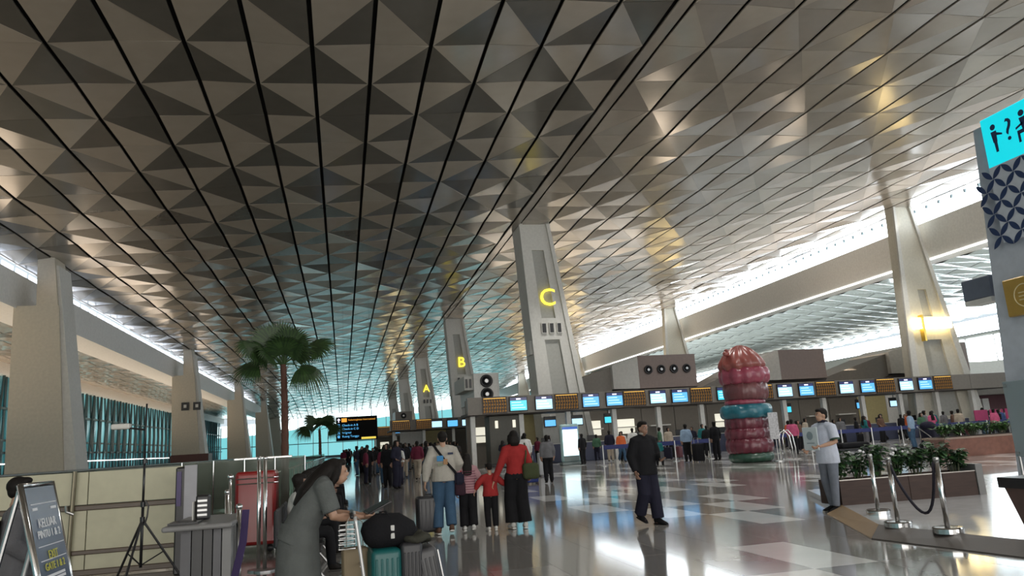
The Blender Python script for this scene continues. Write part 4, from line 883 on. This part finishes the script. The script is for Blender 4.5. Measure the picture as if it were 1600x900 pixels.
def stanchion(x, y, z, label, group, h=.95, cat='post', r0=.17):
    r = thing('rope_post', label, cat, (x, y, z), 0, group)
    b = bmesh.new(); lathe(b, [(r0, 0), (r0, .055), (r0*.94, .07), (.04, .075)], seg=28); obj('base', b, CHROME, r, smooth=False)
    b = bmesh.new(); tube(b, [(0, 0, .05), (0, 0, h-.04)], .03, 16); obj('pole', b, CHROME, r, smooth=True)
    b = bmesh.new(); lathe(b, [(.034, 0), (.036, .03), (.032, .045), (.001, .05)], (0, 0, h-.04), 16); obj('cap', b, STEEL, r, smooth=True); return r
stanchion(7.75, 10.0, .10, 'chrome rope post nearest to the planter corner, farthest of the three', 'rope posts on the platform', .87)
stanchion(7.05, 8.75, .10, 'chrome rope post in the middle of the three on the platform', 'rope posts on the platform', .88)
stanchion(7.08, 7.95, .10, 'chrome rope post on the right of the three, nearest the platform front', 'rope posts on the platform', .88)
rp = thing('rope', 'dark rope hanging in a loop between two chrome rope posts', 'rope', (7.05, 8.35, 0)); b = bmesh.new()
tube(b, [(.10*sin(pi*t/14), .40-.78*t/14, .93-.64*sin(pi*t/14)**.8) for t in range(15)], .018, 8); obj('cord', b, mat('dark_rope', (.02, .018, .03), .8, bump=.6), rp, smooth=True)
bn = thing('plant_tub', 'tall brown tapered tub with a dark rim at the right edge of the platform', 'tub', (8.22, 7.25, .10)); b = bmesh.new(); lathe(b, [(.30, 0), (.42, .62), (.42, .62)], seg=4)
b.free(); b = bmesh.new(); hexa(b, [(-.36, -.36, 0), (.36, -.36, 0), (.36, .36, 0), (-.36, .36, 0), (-.46, -.46, .50), (.46, -.46, .50), (.46, .46, .50), (-.46, .46, .50)]); obj('tub', b, mat('brown_tub', (.10, .055, .045), .5, var=.15), bn)
b = bx((-.50, -.50, .49), (.50, .50, .61)); obj('rim', b, mat('dark_rim', (.02, .018, .02), .4), bn)

# ================================================================== sign column
sg = thing('sign_column', 'tall pale sign column at the right edge with cyan help sign and circle pattern', 'column', (13.2, 12, 0), -pi/2)
b = bmesh.new(); hexa(b, [(-.45, -.30, 0), (2.6, -.30, 0), (2.6, 1.9, 0), (-.35, 1.9, 0), (-.25, 0.06, 7.4), (2.6, .06, 7.4), (2.6, 1.7, 7.4), (-.15, 1.7, 7.4)]); obj('shaft', b, mat('pale_blue_plaster', (.46, .50, .56), .45), sg)
obj('help_panel', rbox((.08, -.10, 6.38), (2.7, .06, 7.46), .02, 1), mat('cyan_sign', (.02, .5, .6), .4, emit=(.0, .74, .86), es=.70, var=0), sg)
NV = mat('navy_ink', (.01, .03, .10), .5)
def sx(x): return .36+(x+.18)*.68
def sz(z): return 6.66+(z-6.52)*.64
def disc(bm, c, r, n=20):
    bm.faces.new([bm.verts.new((sx(c[0])+r*cos(2*pi*k/n), -.105, sz(c[1])+r*sin(2*pi*k/n))) for k in range(n)])
def sym(name, d, qs):
    b = bmesh.new(); disc(b, *d)
    for q in qs: quad(b, [(sx(x), -.105, sz(z)) for x, z in q])
    obj(name, b, NV, sg)
sym('standing_figure_symbol', ((-.18, 7.36), .062), ([(-.28, 7.22), (-.08, 7.22), (-.10, 6.85), (-.24, 6.85)], [(-.10, 7.16), (.10, 7.06), (.10, 7.0), (-.10, 7.06)], [(-.22, 6.85), (-.11, 6.85), (-.11, 6.52), (-.20, 6.52)]))
sym('seated_figure_symbol', ((.80, 7.38), .065), ([(.70, 7.25), (.92, 7.25), (.92, 6.88), (.76, 6.88)], [(.55, 7.0), (.80, 7.10), (.80, 7.02), (.55, 6.93)], [(.58, 6.88), (.92, 6.88), (.92, 6.76), (.58, 6.76)], [(.58, 6.80), (.66, 6.80), (.66, 6.50), (.58, 6.50)]))
text('question_mark', '?', .66, NV, sg, (.70, -.105, 6.99), (pi/2, 0, 0), .003)
PB = obj('pattern_board', bx((.14, -.16, 4.80), (2.6, -.06, 6.38)), mat('pattern_white', (.50, .54, .60), .4), sg)
b = bmesh.new(); R_ = .235
def petal(bm, c, ang, L, w):
    pts = [(-L+2*L*i/8, w*(1-(-1+i/4)**2)) for i in range(9)]+[(-L+2*L*i/8, -w*(1-(-1+i/4)**2)) for i in range(7, 0, -1)]
    bm.faces.new([bm.verts.new((c[0]+x*cos(ang)-z*sin(ang), -.165, c[1]+x*sin(ang)+z*cos(ang))) for x, z in pts])
for i in range(-1, 12):
    for k in range(-1, 8):
        x, z = -.10-.03*k+R_*(i+.5), 4.72+R_*(k+.5)
        if -.16 < x < 2.5 and 4.78 < z < 6.36: petal(b, (x, z), pi/4 if (i+k) % 2 == 0 else -pi/4, R_*.70, R_*.25)
obj('petal_pattern', b, NV, PB, kind='stuff')
gs = obj('gold_plaque', rbox((.0, -.26, 3.30), (.9, -.12, 4.04), .02, 1), mat('gold_plaque', (.40, .25, .05), .35, .3), sg)
b = bmesh.new(); tube(b, [(.45+.22*cos(2*pi*k/24), -.265, 3.67+.22*sin(2*pi*k/24)) for k in range(25)], .012, 6, cap=False); obj('plaque_ring', b, mat('plaque_line', (.65, .55, .30), .4), gs)
for k in range(3): obj('plaque_line', bx((.33, -.27, 3.58+.07*k), (.57, -.255, 3.60+.07*k)), mat('plaque_line', (.65, .55, .30), .4), gs)
gp = obj('frosted_panel', rbox((-.22, -.49, .60), (1.6, -.45, 2.05), .01, 1), glass('frosted_glass', (.62, .72, .75), .45, .15), sg)
for z_ in (.65, 1.95): obj('panel_clip', bx((-.20, -.5, z_), (-.12, -.2, z_+.05)), STEEL, sg)
b = bmesh.new(); tube(b, [(-.16, -.47, 0), (-.16, -.47, .62)], .03, 8); obj('panel_leg', b, STEEL, sg)
obj('hung_display', rbox((-1.35, .10, 3.86), (-.62, .5, 4.32), .02, 1), mat('slate_box', (.11, .13, .17), .5), sg); obj('display_tray', bx((-1.33, .10, 3.76), (-.64, .5, 3.86)), WHITE, sg); b = bmesh.new(); tube(b, [(-.7, .3, 4.1), (-.2, .3, 4.1)], .05, 8); obj('bracket', b, STEEL, sg)

# ================================================================== left foreground
hw = thing('hoarding', 'long cream panelled hoarding with brown rails behind the tripod', 'hoarding', (-4.5, 12.0, 0)); CRP = mat('cream_board', (.52, .50, .36), .5, var=.05)
for k in range(6):
    x = 2.2-1.25*(k+1)
    for z0, z1 in ((.10, .90), (.98, 1.43)): obj('board_panel', bx((x, 0, z0), (x+1.235, .04, z1)), CRP, hw)
for z0, z1 in ((.90, .97), (.02, .10), (.30, .36)): obj('rail', rbox((-4.6, -.045, z0), (2.22, .0, z1), .01, 1), mat('brown_rail', (.09, .065, .045), .4), hw)
b = bmesh.new(); tube(b, [(.75, -.07, 0), (.78, -.07, 1.45)], .03, 10); obj('upright', b, mat('olive_tube', (.17, .15, .10), .3, .5), hw); b = bmesh.new(); tube(b, [(.70, -.1, .98), (.72, -.13, .90), (.8, -.1, .86)], .02, 8); obj('clamp', b, STEEL, hw)
af = thing('exit_sign_board', 'leaning silver-framed sign board reading KELUAR and EXIT in front of the hoarding', 'sign', (-1.78, 6.0, 0))
th = atan2(.33, 1.39); R2 = Matrix.Rotation(-th, 4, 'Y')
bdy = bmesh.new(); box(bdy, (-.015, -.27, .74), (.015, .27, 1.42)); bdy.transform(R2); obj('board', bdy, mat('slate_blue_board', (.075, .11, .17), .25, spec=.8), af)
for s in (-1, 1):
    b = bmesh.new(); tube(b, [(0, .28*s, 0), (0, .28*s, 1.45)], .022, 10); b.transform(R2); obj('frame_tube', b, CHROME, af, smooth=True)
for z in (.73, 1.44): b = bmesh.new(); tube(b, [(0, -.28, z), (0, .28, z)], .018, 10); b.transform(R2); obj('cross_tube', b, CHROME, af, smooth=True)
b = bmesh.new(); tube(b, [(-.34, -.25, 1.40), (-.62, -.25, 0)], .016, 8); tube(b, [(-.34, .25, 1.40), (-.62, .25, 0)], .016, 8); obj('prop_leg', b, STEEL, af)
WT = mat('white_lettering', (.65, .66, .68), .5, emit=(.7, .72, .75), es=.10, var=0); YT = mat('yellow_lettering', (.60, .58, .10), .5, var=0)
def aft(s, size, m, z, y=0, al='CENTER'):
    p = R2 @ V(.022, y, z); o = text('lettering', s, size, m, af, p, (0, 0, 0), .002, al); o.rotation_euler = (Matrix.Rotation(-th, 3, 'Y') @ Matrix.Rotation(pi/2, 3, 'Z') @ Matrix.Rotation(pi/2, 3, 'X')).to_euler(); return o
aft('KELUAR', .088, WT, 1.165, .0); aft('PINTU 1 & 2', .076, WT, 1.09, .0); aft('EXIT', .082, YT, .945, .0); aft('GATE 1 & 2', .072, YT, .87, .0)
for z in (1.30, 1.01, .915): b = bmesh.new(); box(b, (.016, -.22, z), (.02, .24, z+.006)); b.transform(R2); obj('rule', b, WT, af)
for z, y0_, y1_ in ((1.255, .12, .22), (1.26, -.2, -.12), (.80, -.2, .16), (.775, -.2, .16)): b = bmesh.new(); box(b, (.016, y0_, z), (.02, y1_, z+.018)); b.transform(R2); obj('label_patch', b, WT, af)
kid, j = person('dark-haired person in a grey jacket half hidden behind the leaning exit sign', (-2.50, 6.75, 0), radians(-70), 1.45, dict(el=(-.25, .05, 1.14), wl=(-.15, .25, 1.0), wr=(.2, .22, .95)), SKIN, CC['grey'], CC['denim'], 'short', 1.0, .1, .01, puff=.04, voxel=.015)
b = rbox((-.20, -.30, 1.0), (.20, -.12, 1.36), .05, 2); obj('backpack', b, CC['dark'], kid, smooth=True)
tp = thing('camera_tripod', 'tall black tripod stand with a pale boom camera in front of the hoarding', 'tripod', (-2.45, 10.4, 0))
for k in range(3):
    a = 2*pi*k/3+.35; b = bmesh.new(); tube(b, [(.0, 0, .82), (.50*cos(a), .50*sin(a), .03)], .015, 8); lg = obj('leg', b, BLACK, tp); b = bmesh.new(); tube(b, [(.01*cos(a), .01*sin(a), .28), (.27*cos(a), .27*sin(a), .42)], .009, 6); obj('brace', b, BLACK, lg)
    b = bmesh.new(); ball(b, (.5*cos(a), .5*sin(a), .02), .024, 8, 6); obj('foot', b, BLACK, lg)
for z0, z1, r_ in ((.25, 1.0, .018), (.95, 1.55, .015), (1.5, 2.25, .012)): b = bmesh.new(); tube(b, [(0, 0, z0), (0, 0, z1)], r_, 10); obj('column_tube', b, BLACK, tp, smooth=True)
for z in (.82, 1.0, 1.53): b = bmesh.new(); cyl(b, (0, 0, z-.03), .03, .06, 12); obj('collar', b, BLACK, tp)
b = bmesh.new(); tube(b, [(0, 0, 1.92), (-.30, -.02, 1.97)], .012, 8); obj('boom', b, BLACK, tp); o = obj('camera_head', rbox((-.40, -.06, 1.94), (-.18, .05, 2.01), .02, 2), WHITE, tp); o['label'] = 'pale boxy camera head'
b = bmesh.new(); tube(b, [(.03, -.02, 1.05), (.07, -.03, .98), (.06, -.03, .85), (.03, -.02, .75)], .010, 6); obj('cable_loop', b, BLACK, tp)
dk = thing('service_desk', 'narrow grey service desk with a black handset and printed card, beside the glass screens', 'desk', (-1.35, 8.1, 0))
obj('desk_top', rbox((-.30, -.42, .86), (.32, .80, .91), .02, 2), mat('grey_laminate', (.24, .24, .24), .35), dk)
for k, (x, m) in enumerate(((-.16, mat('mid_grey_laminate', (.12, .12, .13), .4)), (-.06, BLACK), (.04, BLACK), (.12, mat('mid_grey_laminate', (.12, .12, .13), .4)), (.2, mat('grey_laminate', (.24, .24, .24), .35)))): obj('pedestal_strip', bx((x, -.24, .04), (x+.09, .4, .86)), m, dk)
obj('plinth', rbox((-.25, -.32, 0), (.32, .5, .05), .01, 1), BLACK, dk)
hs = obj('handset', rbox((-.08, .0, .92), (.05, .12, 1.16), .02, 2), BLACK, dk); 
for k in range(4): obj('key_row', bx((-.06, -.008, .96+.045*k), (.03, .0, .98+.045*k)), STEEL, hs)
o = obj('keyboard', bx((-.27, -.3, .912), (.0, .0, .93)), BLACK, dk); o = obj('card_holder', bx((-.10, -.05, .93), (-.09, .25, 1.10)), WHITE, dk)
lc = thing('card_post', 'dark card reader post with a white top panel at the end of the hoarding', 'post', (-2.12, 11.4, 0)); obj('post', rbox((-.14, -.1, 0), (.10, .1, 1.42), .02, 1), BLACK, lc); obj('face', bx((-.02, -.13, .7), (.14, -.10, 1.44)), mat('pale_grey_face', (.35, .35, .38), .4), lc); obj('purple_strip', bx((-.12, -.12, .9), (-.06, -.10, 1.36)), mat('indigo_strip', (.05, .03, .12), .4), lc)
# glass screens
GL = glass('screen_glass', (.55, .60, .54), .78, .06)
gsr = thing('glass_screen', 'row of tall frameless glass screens behind the service desk', 'glass screen', (-2.0, 14.3, 0))
for k in range(4): obj('glass_panel', bx((-.75+.52*k, 0, .05), (-.25+.52*k, .02, 1.47)), GL, gsr)
for k in range(5): b = bmesh.new(); tube(b, [(-.76+.52*k, -.02, 0), (-.76+.52*k, -.02, 1.47)], .016, 8); obj('glass_post', b, CHROME, gsr)
obj('top_rail', rbox((.1, -.02, 1.45), (1.1, .03, 1.49), .008, 1), mat('bright_rail', (.7, .7, .68), .25, .6), gsr)
gr = thing('glass_railing', 'long glass railing with steel handrail running past the palm tree', 'railing', (-1.25, 14.9, 0))
for k in range(22):
    if k in (): continue
    obj('glass_panel', bx((-.30, .1+2.3*k, .05), (-.28, 2.3+2.3*k, 1.38)), GL, gr)
    b = bmesh.new(); tube(b, [(-.22, 2.3*k, 0), (-.22, 2.3*k, 1.12)], .02, 8); obj('rail_post', b, STEEL, gr)
b = bmesh.new(); tube(b, [(-.20, 0, 1.12), (-.20, 50, 1.12)], .026, 10); obj('handrail', b, CHROME, gr, smooth=True)
gb = thing('glass_balustrade', 'set-back dull glass balustrade running along the cream columns', 'railing', (-7, 14, 0))
for k in range(30): obj('glass_panel', bx((0, .05+2.5*k, .05), (.02, 2.5+2.5*k, 1.42)), glass('dull_glass', (.42, .46, .40), .45, .15), gb)
obj('cap_rail', rbox((-.04, 0, 1.40), (.06, 75, 1.45), .01, 1), STEEL, gb)
cross = thing('cross_balustrade', 'dull glass balustrade crossing behind the cream hoarding', 'railing', (-5.5, 24, 0))
for k in range(2): obj('glass_panel', bx((-1.4+2.5*k, 0, .05), (1.05+2.5*k, .02, 1.40)), glass('dull_glass', (.42, .46, .40), .45, .15), cross)
rc = thing('red_cabinet', 'glossy red cabinet with chrome trim rails left of the seated man', 'cabinet', (-1.36, 12.9, 0)); RDL = mat('red_lacquer', (.25, .012, .012), .3, coat=.4)
obj('body', rbox((-.34, 0, .12), (.30, .5, 1.27), .06, 3), RDL, rc, smooth=False)
for z in (1.08, 1.16): b = bmesh.new(); tube(b, [(-.3, -.03, z), (.27, -.03, z), (.32, .1, z)], .010, 6); obj('trim_rail', b, CHROME, rc)
for s in (-.25, .2): b = bmesh.new(); ball(b, (s, .1, .06), .06, 10, 8); obj('castor', b, BLACK, rc)
for k, (x, y, h, lab) in enumerate(((-1.13, 11.0, 1.47, 'tall chrome post left of a close pair in front of the red cabinet'), (-1.04, 10.9, 1.47, 'tall chrome post right of a close pair in front of the red cabinet'), (-1.30, 9.3, 1.12, 'shorter chrome post beside the service desk'), (-1.02, 8.1, 1.02, 'chrome barrier post holding the end of the purple belt'), (-1.20, 8.8, 1.3, 'slim chrome post behind the service desk'))):
    r = thing('chrome_post', lab, 'post', (x, y, 0), 0, 'chrome posts by the service desk'); b = bmesh.new(); tube(b, [(0, 0, 0), (0, 0, h)], .026 if k != 4 else .015, 14); obj('pole', b, CHROME, r, smooth=True); b = bmesh.new(); lathe(b, [(.14, 0), (.14, .02), (.03, .03)], seg=20); obj('base', b, STEEL, r); b = bmesh.new(); ball(b, (0, 0, h), .034, 10, 8); obj('cap', b, CHROME, r, smooth=True)
pb_ = thing('barrier_belt', 'purple barrier belt hanging slack from the chrome barrier post', 'belt', (-.98, 8.05, 0)); b = bmesh.new(); tube(b, [(.03, 0, .99), (.02, -.1, .7), (-.04, -.2, .4), (-.09, -.25, .05)], (.035, .004), 8, side=V(1, 0, 0)); obj('belt', b, mat('purple_webbing', (.035, .018, .09), .7), pb_)

# ================================================================== palms
def fan(bm, c, d, up, L, n=26, spread=2.3, w=.04, droop=.35, mi=0):
    d = d.normalized(); s = d.cross(up).normalized(); nn = s.cross(d).normalized()
    for k in range(n):
        a = -spread/2+spread*k/(n-1); e = d*cos(a)+s*sin(a); ll = L*(.78+.22*cos(a))*random.uniform(.92, 1.05); q = e.cross(nn).normalized(); prev = None
        for i in range(5):
            t = i/4; p = c+e*ll*t+V(0, 0, -droop*ll*t*t*t); ww = w*(sin(pi*min(1, t*.8+.15)))*.5+.004
            if i == 4: ww = .002
            l, r_ = bm.verts.new(p-q*ww+nn*.006), bm.verts.new(p+q*ww+nn*.006)
            if prev: f = bm.faces.new((prev[0], prev[1], r_, l)); f.material_index = (k+i//2) % 2
            prev = (l, r_)
def palm(label, loc, H_, R_, L, fronds, seed, tr_=.09):
    random.seed(seed); r = thing('palm_tree', label, 'palm', loc)
    b = bmesh.new(); pts, rr = [], []
    for i in range(26):
        t = i/25; pts.append((.10*t+.10*t*t-.12*t**3+(-.12*t), 0, H_*t)); rr.append(tr_*(1-.35*t)*(1.0 if i % 2 else 1.13))
    tube(b, pts, rr, 12); obj('trunk', b, mat('palm_bark', (.10, .045, .03), .8, bump=.6, bscale=30), r)
    top = V(*pts[-1]); pm = [mat('palm_green', (.035, .075, .02), .5, var=.2), mat('palm_green_dark', (.02, .045, .015), .5, var=.2)]
    b = bmesh.new()
    for k in range(40):
        a = random.random()*2*pi; z = H_*random.uniform(.55, .98); t = z/H_; tube(b, [(pts[int(25*t)][0]+.05*cos(a), .05*sin(a), z), (pts[int(25*t)][0]+.11*cos(a), .11*sin(a), z+.06)], [.014, .005], 5)
    obj('leaf_stubs', b, mat('palm_bark', (.13, .05, .03), .8), r, kind='stuff')
    for (dx, dy, dz, pl_, Lf, dr) in fronds:
        d = V(dx, dy, dz).normalized(); e = top+d*pl_+V(0, 0, -.04); b = bmesh.new(); tube(b, [top, top+d*pl_*.5+V(0, 0, .03), e], [.02, .015, .012], 6, mi=0)
        up = V(0, -.55, .9) if abs(d.z) < .8 else V(0, -1, .2)
        fan(b, e, d, up, Lf, n=44, spread=3.9, droop=dr, w=.036*(Lf/.6)); obj('frond', b, pm, r)
    return r
palm('tall fan palm with curved brown trunk behind the glass railing', (-1.22, 17, 0), 3.45, 0, .6,
     [(-.75, -.1, .75, .42, .62, .3), (-.15, .1, 1, .45, .72, .15), (-.45, 0, .9, .5, .68, .2), (.35, -.3, .9, .4, .68, .2), (.15, -.1, 1, .30, .62, .15), (.05, -.5, .75, .32, .66, .3), (.72, 0, .45, .75, .62, .35), (-1, .1, .1, .55, .62, .5), (-.55, -.5, .5, .4, .55, .4), (.5, .6, .6, .5, .6, .3), (-.35, .6, .8, .5, .6, .3), (.75, -.2, -.10, .42, .62, .75), (-.8, -.3, .55, .75, .55, .5), (.45, -.3, .7, .45, .58, .3)], 11)
palm('small distant fan palm by the blue direction board', (-1.6, 56, 0), 3.1, 0, 1.2,
     [(-1, 0, .2, .8, 1.2, .5), (1, 0, .2, .8, 1.2, .5), (.2, -.8, .6, .6, 1.2, .5), (-.6, -.2, .8, .7, 1.2, .4), (.6, .2, .8, .7, 1.2, .4), (0, .6, .6, .8, 1.2, .4)], 12, .12)

# ================================================================== seats and seated people along the railing
SM = mat('black_seat_mesh', (.03, .03, .032), .5)
def seat_row(y, lab):
    r = thing('seat_bench', lab, 'bench', (-.62+.012*(y-10), y, 0), -pi/2, 'seat benches along the railing')
    for k in range(3):
        x = -.6+.6*k; obj('seat', rbox((x-.25, -.10, .335), (x+.25, .36, .375), .02, 1), SM, r); obj('backrest', rbox((x-.25, -.20, .42), (x+.25, -.155, .86), .02, 1), SM, r)
    obj('beam', bx((-.9, .12, .28), (.9, .18, .335)), STEEL, r)
    for s in (-.7, .7): b = bmesh.new(); tube(b, [(s, .38, .02), (s, .15, .30), (s, -.05, .02)], .02, 8); obj('leg', b, STEEL, r)
for k, y in enumerate((10.4, 12.6, 14.8, 17.2, 20, 23)): seat_row(y, '%s black seat bench from the camera along the glass railing' % ordn(k))
cols = ['white', 'dark', 'maroon', 'grey', 'dark', 'navy', 'white', 'brown', 'dark', 'red', 'dark', 'white', 'maroon', 'dark']
sid = 0
for y in (10.4, 12.6, 14.8, 17.2, 20, 23):
    for k in ((0,) if y == 10.4 else (-1, 1) if y < 13 else (-1, 0, 1)):
        x = -.62+.012*(y-10); cc = cols[sid % len(cols)]
        crowd('sit', x+.02, y+.6*k, -pi/2+random.uniform(-.1, .1), cc, 'dark', 'seated traveller in %s, %s along the row of seats by the railing' % (cc, ordn(sid)), 'people seated along the railing', 1.66); sid += 1
# people walking / standing, mid distance
crowd('man', 7.35, 30.5, .1, 'white', 'beige', 'man in a white shirt with a dark strap and shorts, behind the woman in red', None, 1.78)
crowd('man', 6.85, 25.2, 0, 'grey', 'dark', 'boy in a grey long-sleeved top standing beside a blue suitcase', None, 1.62)
suitcase('blue suitcase beside the boy in grey', (6.35, 25.6, 0), 0, (.42, .28, .65), mat('blue_shell', (.02, .04, .20), .4), .3, ribs=False)
suitcase('light suitcase held by the man in the white shirt', (7.95, 30.0, 0), 0, (.42, .3, .9), mat('silver_shell', (.35, .36, .38), .4), .2, ribs=False)
crowd('man', 17.1, 32.6, .2, 'dark', 'dark', 'man in black standing with a suitcase, left of the inflatable sculpture', None, 1.82)
crowd('man', 15.9, 33.2, 0, 'light blue', 'dark', 'man in a light blue shirt next to the man in black by the sculpture', None, 1.78)
suitcase('charcoal suitcase between two people left of the sculpture', (18.3, 32.3, 0), .1, (.6, .4, .85), mat('charcoal_shell', (.05, .05, .055), .4), .5)
suitcase('black suitcase behind the man in black by the sculpture', (16.2, 32.7, 0), .1, (.5, .35, .8), BLK, .3)
crowd('sit', 12.75, 30.6, -.9, 'grey', 'dark', 'person in grey seated on the far seats right of the man in black', None)
crowd('sit', 13.5, 31.2, -.6, 'teal', 'dark', 'person in teal seated on the far seats right of the man in black', None)
crowd('walk', 33.0, 41.0, 1.2, 'dark', 'dark', 'woman in black walking in front of the right-hand counters', None, 1.75)
crowd('lady', 33.6, 37.5, 0, 'pink', 'maroon', 'woman in a long pink top by the right-hand counters', None, 1.7)
crowd('man', 21.2, 32.6, -.5, 'pink', 'dark', 'person in a coral pink top just right of the sculpture', None, 1.7)
crowd('man', 19.9, 33.5, -.5, 'yellow', 'dark', 'person in a lime vest right of the sculpture', None, 1.7)
crowd('man', 25.6, 29.9, .5, 'light blue', 'denim', 'man in a pale blue shirt pushing the stroller beyond the planter', None, 1.75)
stq = thing('stroller', 'dark stroller with a child in pale clothes beyond the planter', 'stroller', (26.4, 29.6, 0), .3)
b = bmesh.new(); tube(b, [(-.3, .5, 1.0), (-.3, 0, .6), (-.3, -.5, .1)], .025, 6); tube(b, [(.3, .5, 1.0), (.3, 0, .6), (.3, -.5, .1)], .025, 6); tube(b, [(-.3, .5, 1.0), (.3, .5, 1.0)], .025, 6); obj('frame', b, STEEL, stq)
obj('seat', rbox((-.3, -.25, .4), (.3, .3, .85), .06, 2), NAVY, stq)
b = bmesh.new(); ball(b, (0, .15, 1.0), (.34, .34, .22), 14, 8); obj('hood', b, NAVY, stq, smooth=True)
for p in ((-.3, -.45), (.3, -.45), (-.3, .4), (.3, .4)): b = bmesh.new(); cyl(b, (p[0]-.02, p[1], .1), .1, .04, 14, 'X'); obj('wheel', b, BLACK, stq)
# queue in front of the counters
rnd = random.Random(21); keys = ['dark']*5+['navy', 'grey', 'white', 'maroon', 'blue', 'pink', 'green', 'brown', 'orange', 'beige', 'light blue', 'teal']
def free(x, y, d=.55): return all((x-a)**2+(y-c)**2 > d*d for a, c in PLACED)
def scatter(n, xr, yr, where, group, kinds=('man', 'lady', 'walk', 'man'), d=.6, ks=keys, cond=None):
    k = 0; tries = 0
    while k < n and tries < n*60:
        tries += 1; x, y = rnd.uniform(*xr), rnd.uniform(*yr)
        if not free(x, y, d) or (cond and not cond(x, y)): continue
        t, bt = rnd.choice(ks), rnd.choice(['dark', 'dark', 'denim', 'grey', 'navy', 'beige']); kd = rnd.choice(kinds)
        crowd(kd, x, y, rnd.uniform(-pi, pi) if kd != 'walk' else rnd.choice([0, pi])+rnd.uniform(-.3, .3), t, bt, '%s %s-topped traveller %s' % ({'man': 'standing', 'lady': 'long-haired', 'walk': 'walking'}[kd], t, where), group, rnd.uniform(1.55, 1.78)); k += 1
scatter(14, (12.0, 20), (38, 43.4), 'in the queue left of the sculpture', 'queue left of the sculpture')
scatter(30, (22, 44), (37, 43.4), 'in the queue right of the sculpture', 'queue right of the sculpture')
scatter(10, (25, 44), (33, 36.5), 'waiting outside the queue barriers', 'people waiting right of the sculpture', cond=lambda x, y: x/y > .72)
scatter(8, (8.3, 12), (41.5, 43.5), 'under the left end of the bulkhead', 'people under the left end of the bulkhead')
scatter(48, (.6, 9.5), (42, 68), 'under the blue direction board', 'crowd beyond the family', d=.55, ks=['dark']*7+['navy', 'grey', 'white', 'maroon', 'denim', 'green', 'brown'], cond=lambda x, y: .02 < x/y < .155)
scatter(26, (.6, 7), (33, 62), 'near the foot of the blue board', 'crowd beyond the family', d=.5, ks=['dark']*6+['navy', 'maroon', 'grey'], cond=lambda x, y: .015 < x/y < .12)
scatter(30, (0, 10), (69, 110), 'far down the hall', 'far crowd down the hall', d=.7, ks=['dark']*7+['navy', 'grey', 'white', 'maroon'], cond=lambda x, y: .0 < x/y < .10 and abs(y-83) > 3 and abs(y-77) > .8)
scatter(7, (.6, 3.6), (27, 40), 'in the aisle beyond the family', 'walkers in the aisle', d=.8, ks=['dark', 'dark', 'maroon', 'navy', 'white'], cond=lambda x, y: .02 < x/y < .085)
# cases in the crowd
for k in range(16):
    x, y = rnd.uniform(13, 40), rnd.uniform(36.2, 42)
    if free(x, y, .5): suitcase('upright travel case standing in the check-in queue', (x, y, 0), rnd.uniform(0, 3), (.42, .27, .6), rnd.choice([BLK, CC['navy'], mat('charcoal_shell', (.05, .05, .055), .4), mat('maroon_shell', (.1, .02, .03), .4)]), .35, 'cases in the check-in queue', ribs=False); PLACED.append((x, y))
# queue barriers: posts with blue belts
bid = 0
BELT = mat('blue_belt', (.02, .03, .14), .6)
for (ya, x0, n, st) in ((35.2, 12.4, 4, 1.9), (35.8, 22.4, 11, 1.9)):
    for k in range(n):
        r = thing('queue_post', '%s steel queue post from the left with blue belt in front of the counters' % ordn(bid), 'post', (x0+st*k, ya, 0), 0, 'queue posts in front of the counters'); bid += 1
        b = bmesh.new(); tube(b, [(0, 0, 0), (0, 0, 1.02)], .035, 8); obj('pole', b, STEEL, r); b = bmesh.new(); lathe(b, [(.18, 0), (.18, .03), (.03, .04)], seg=14); obj('base', b, STEEL, r)
        if k < n-1: obj('belt', bx((.03, -.01, .80), (st-.03, .01, 1.0)), BELT, r)
for k in range(7):
    r = thing('booth_seat', '%s magenta booth panel from the left at the right end of the counters' % ordn(k), 'panel', (38.2+1.15*k, 38.6, 0), 0, 'magenta booth panels'); obj('panel', rbox((-.5, 0, .75), (.5, .06, 1.6), .04, 2), mat('magenta_board', (.35, .03, .12), .5), r)
    for s in (-.4, .4): obj('panel_leg', bx((s-.03, 0, 0), (s+.03, .06, .75)), STEEL, r)
lt = thing('luggage_cart', 'low dark luggage cart on the floor right of the sculpture', 'cart', (21.9, 29.2, 0)); obj('platform', rbox((-1.0, -.4, .16), (1.0, .4, .28), .02, 1), BLACK, lt); obj('load', rbox((-.8, -.3, .28), (.6, .3, .52), .08, 2), BLK, lt)
for p in ((-.8, -.3), (.8, -.3), (-.8, .3), (.8, .3)): b = bmesh.new(); cyl(b, (p[0]-.03, p[1], .08), .08, .06, 12, 'X'); obj('wheel', b, STEEL, lt)


# number look-alike people and cases from the left of the photograph so that each label picks out one
def numbered():
    by = {}
    for o in COL.objects:
        if o.parent is None and 'label' in o.keys() and o.get('kind') is None: by.setdefault(o['label'], []).append(o)
    for lab, os_ in by.items():
        if len(os_) < 2: continue
        os_.sort(key=lambda o: o.location.x/max(.1, o.location.y))
        for i, o in enumerate(os_): o['label'] = ('%s, %s of %d from the left' % (lab, ordn(i) if i < 20 else 'number %d' % (i+1), len(os_)))
numbered()
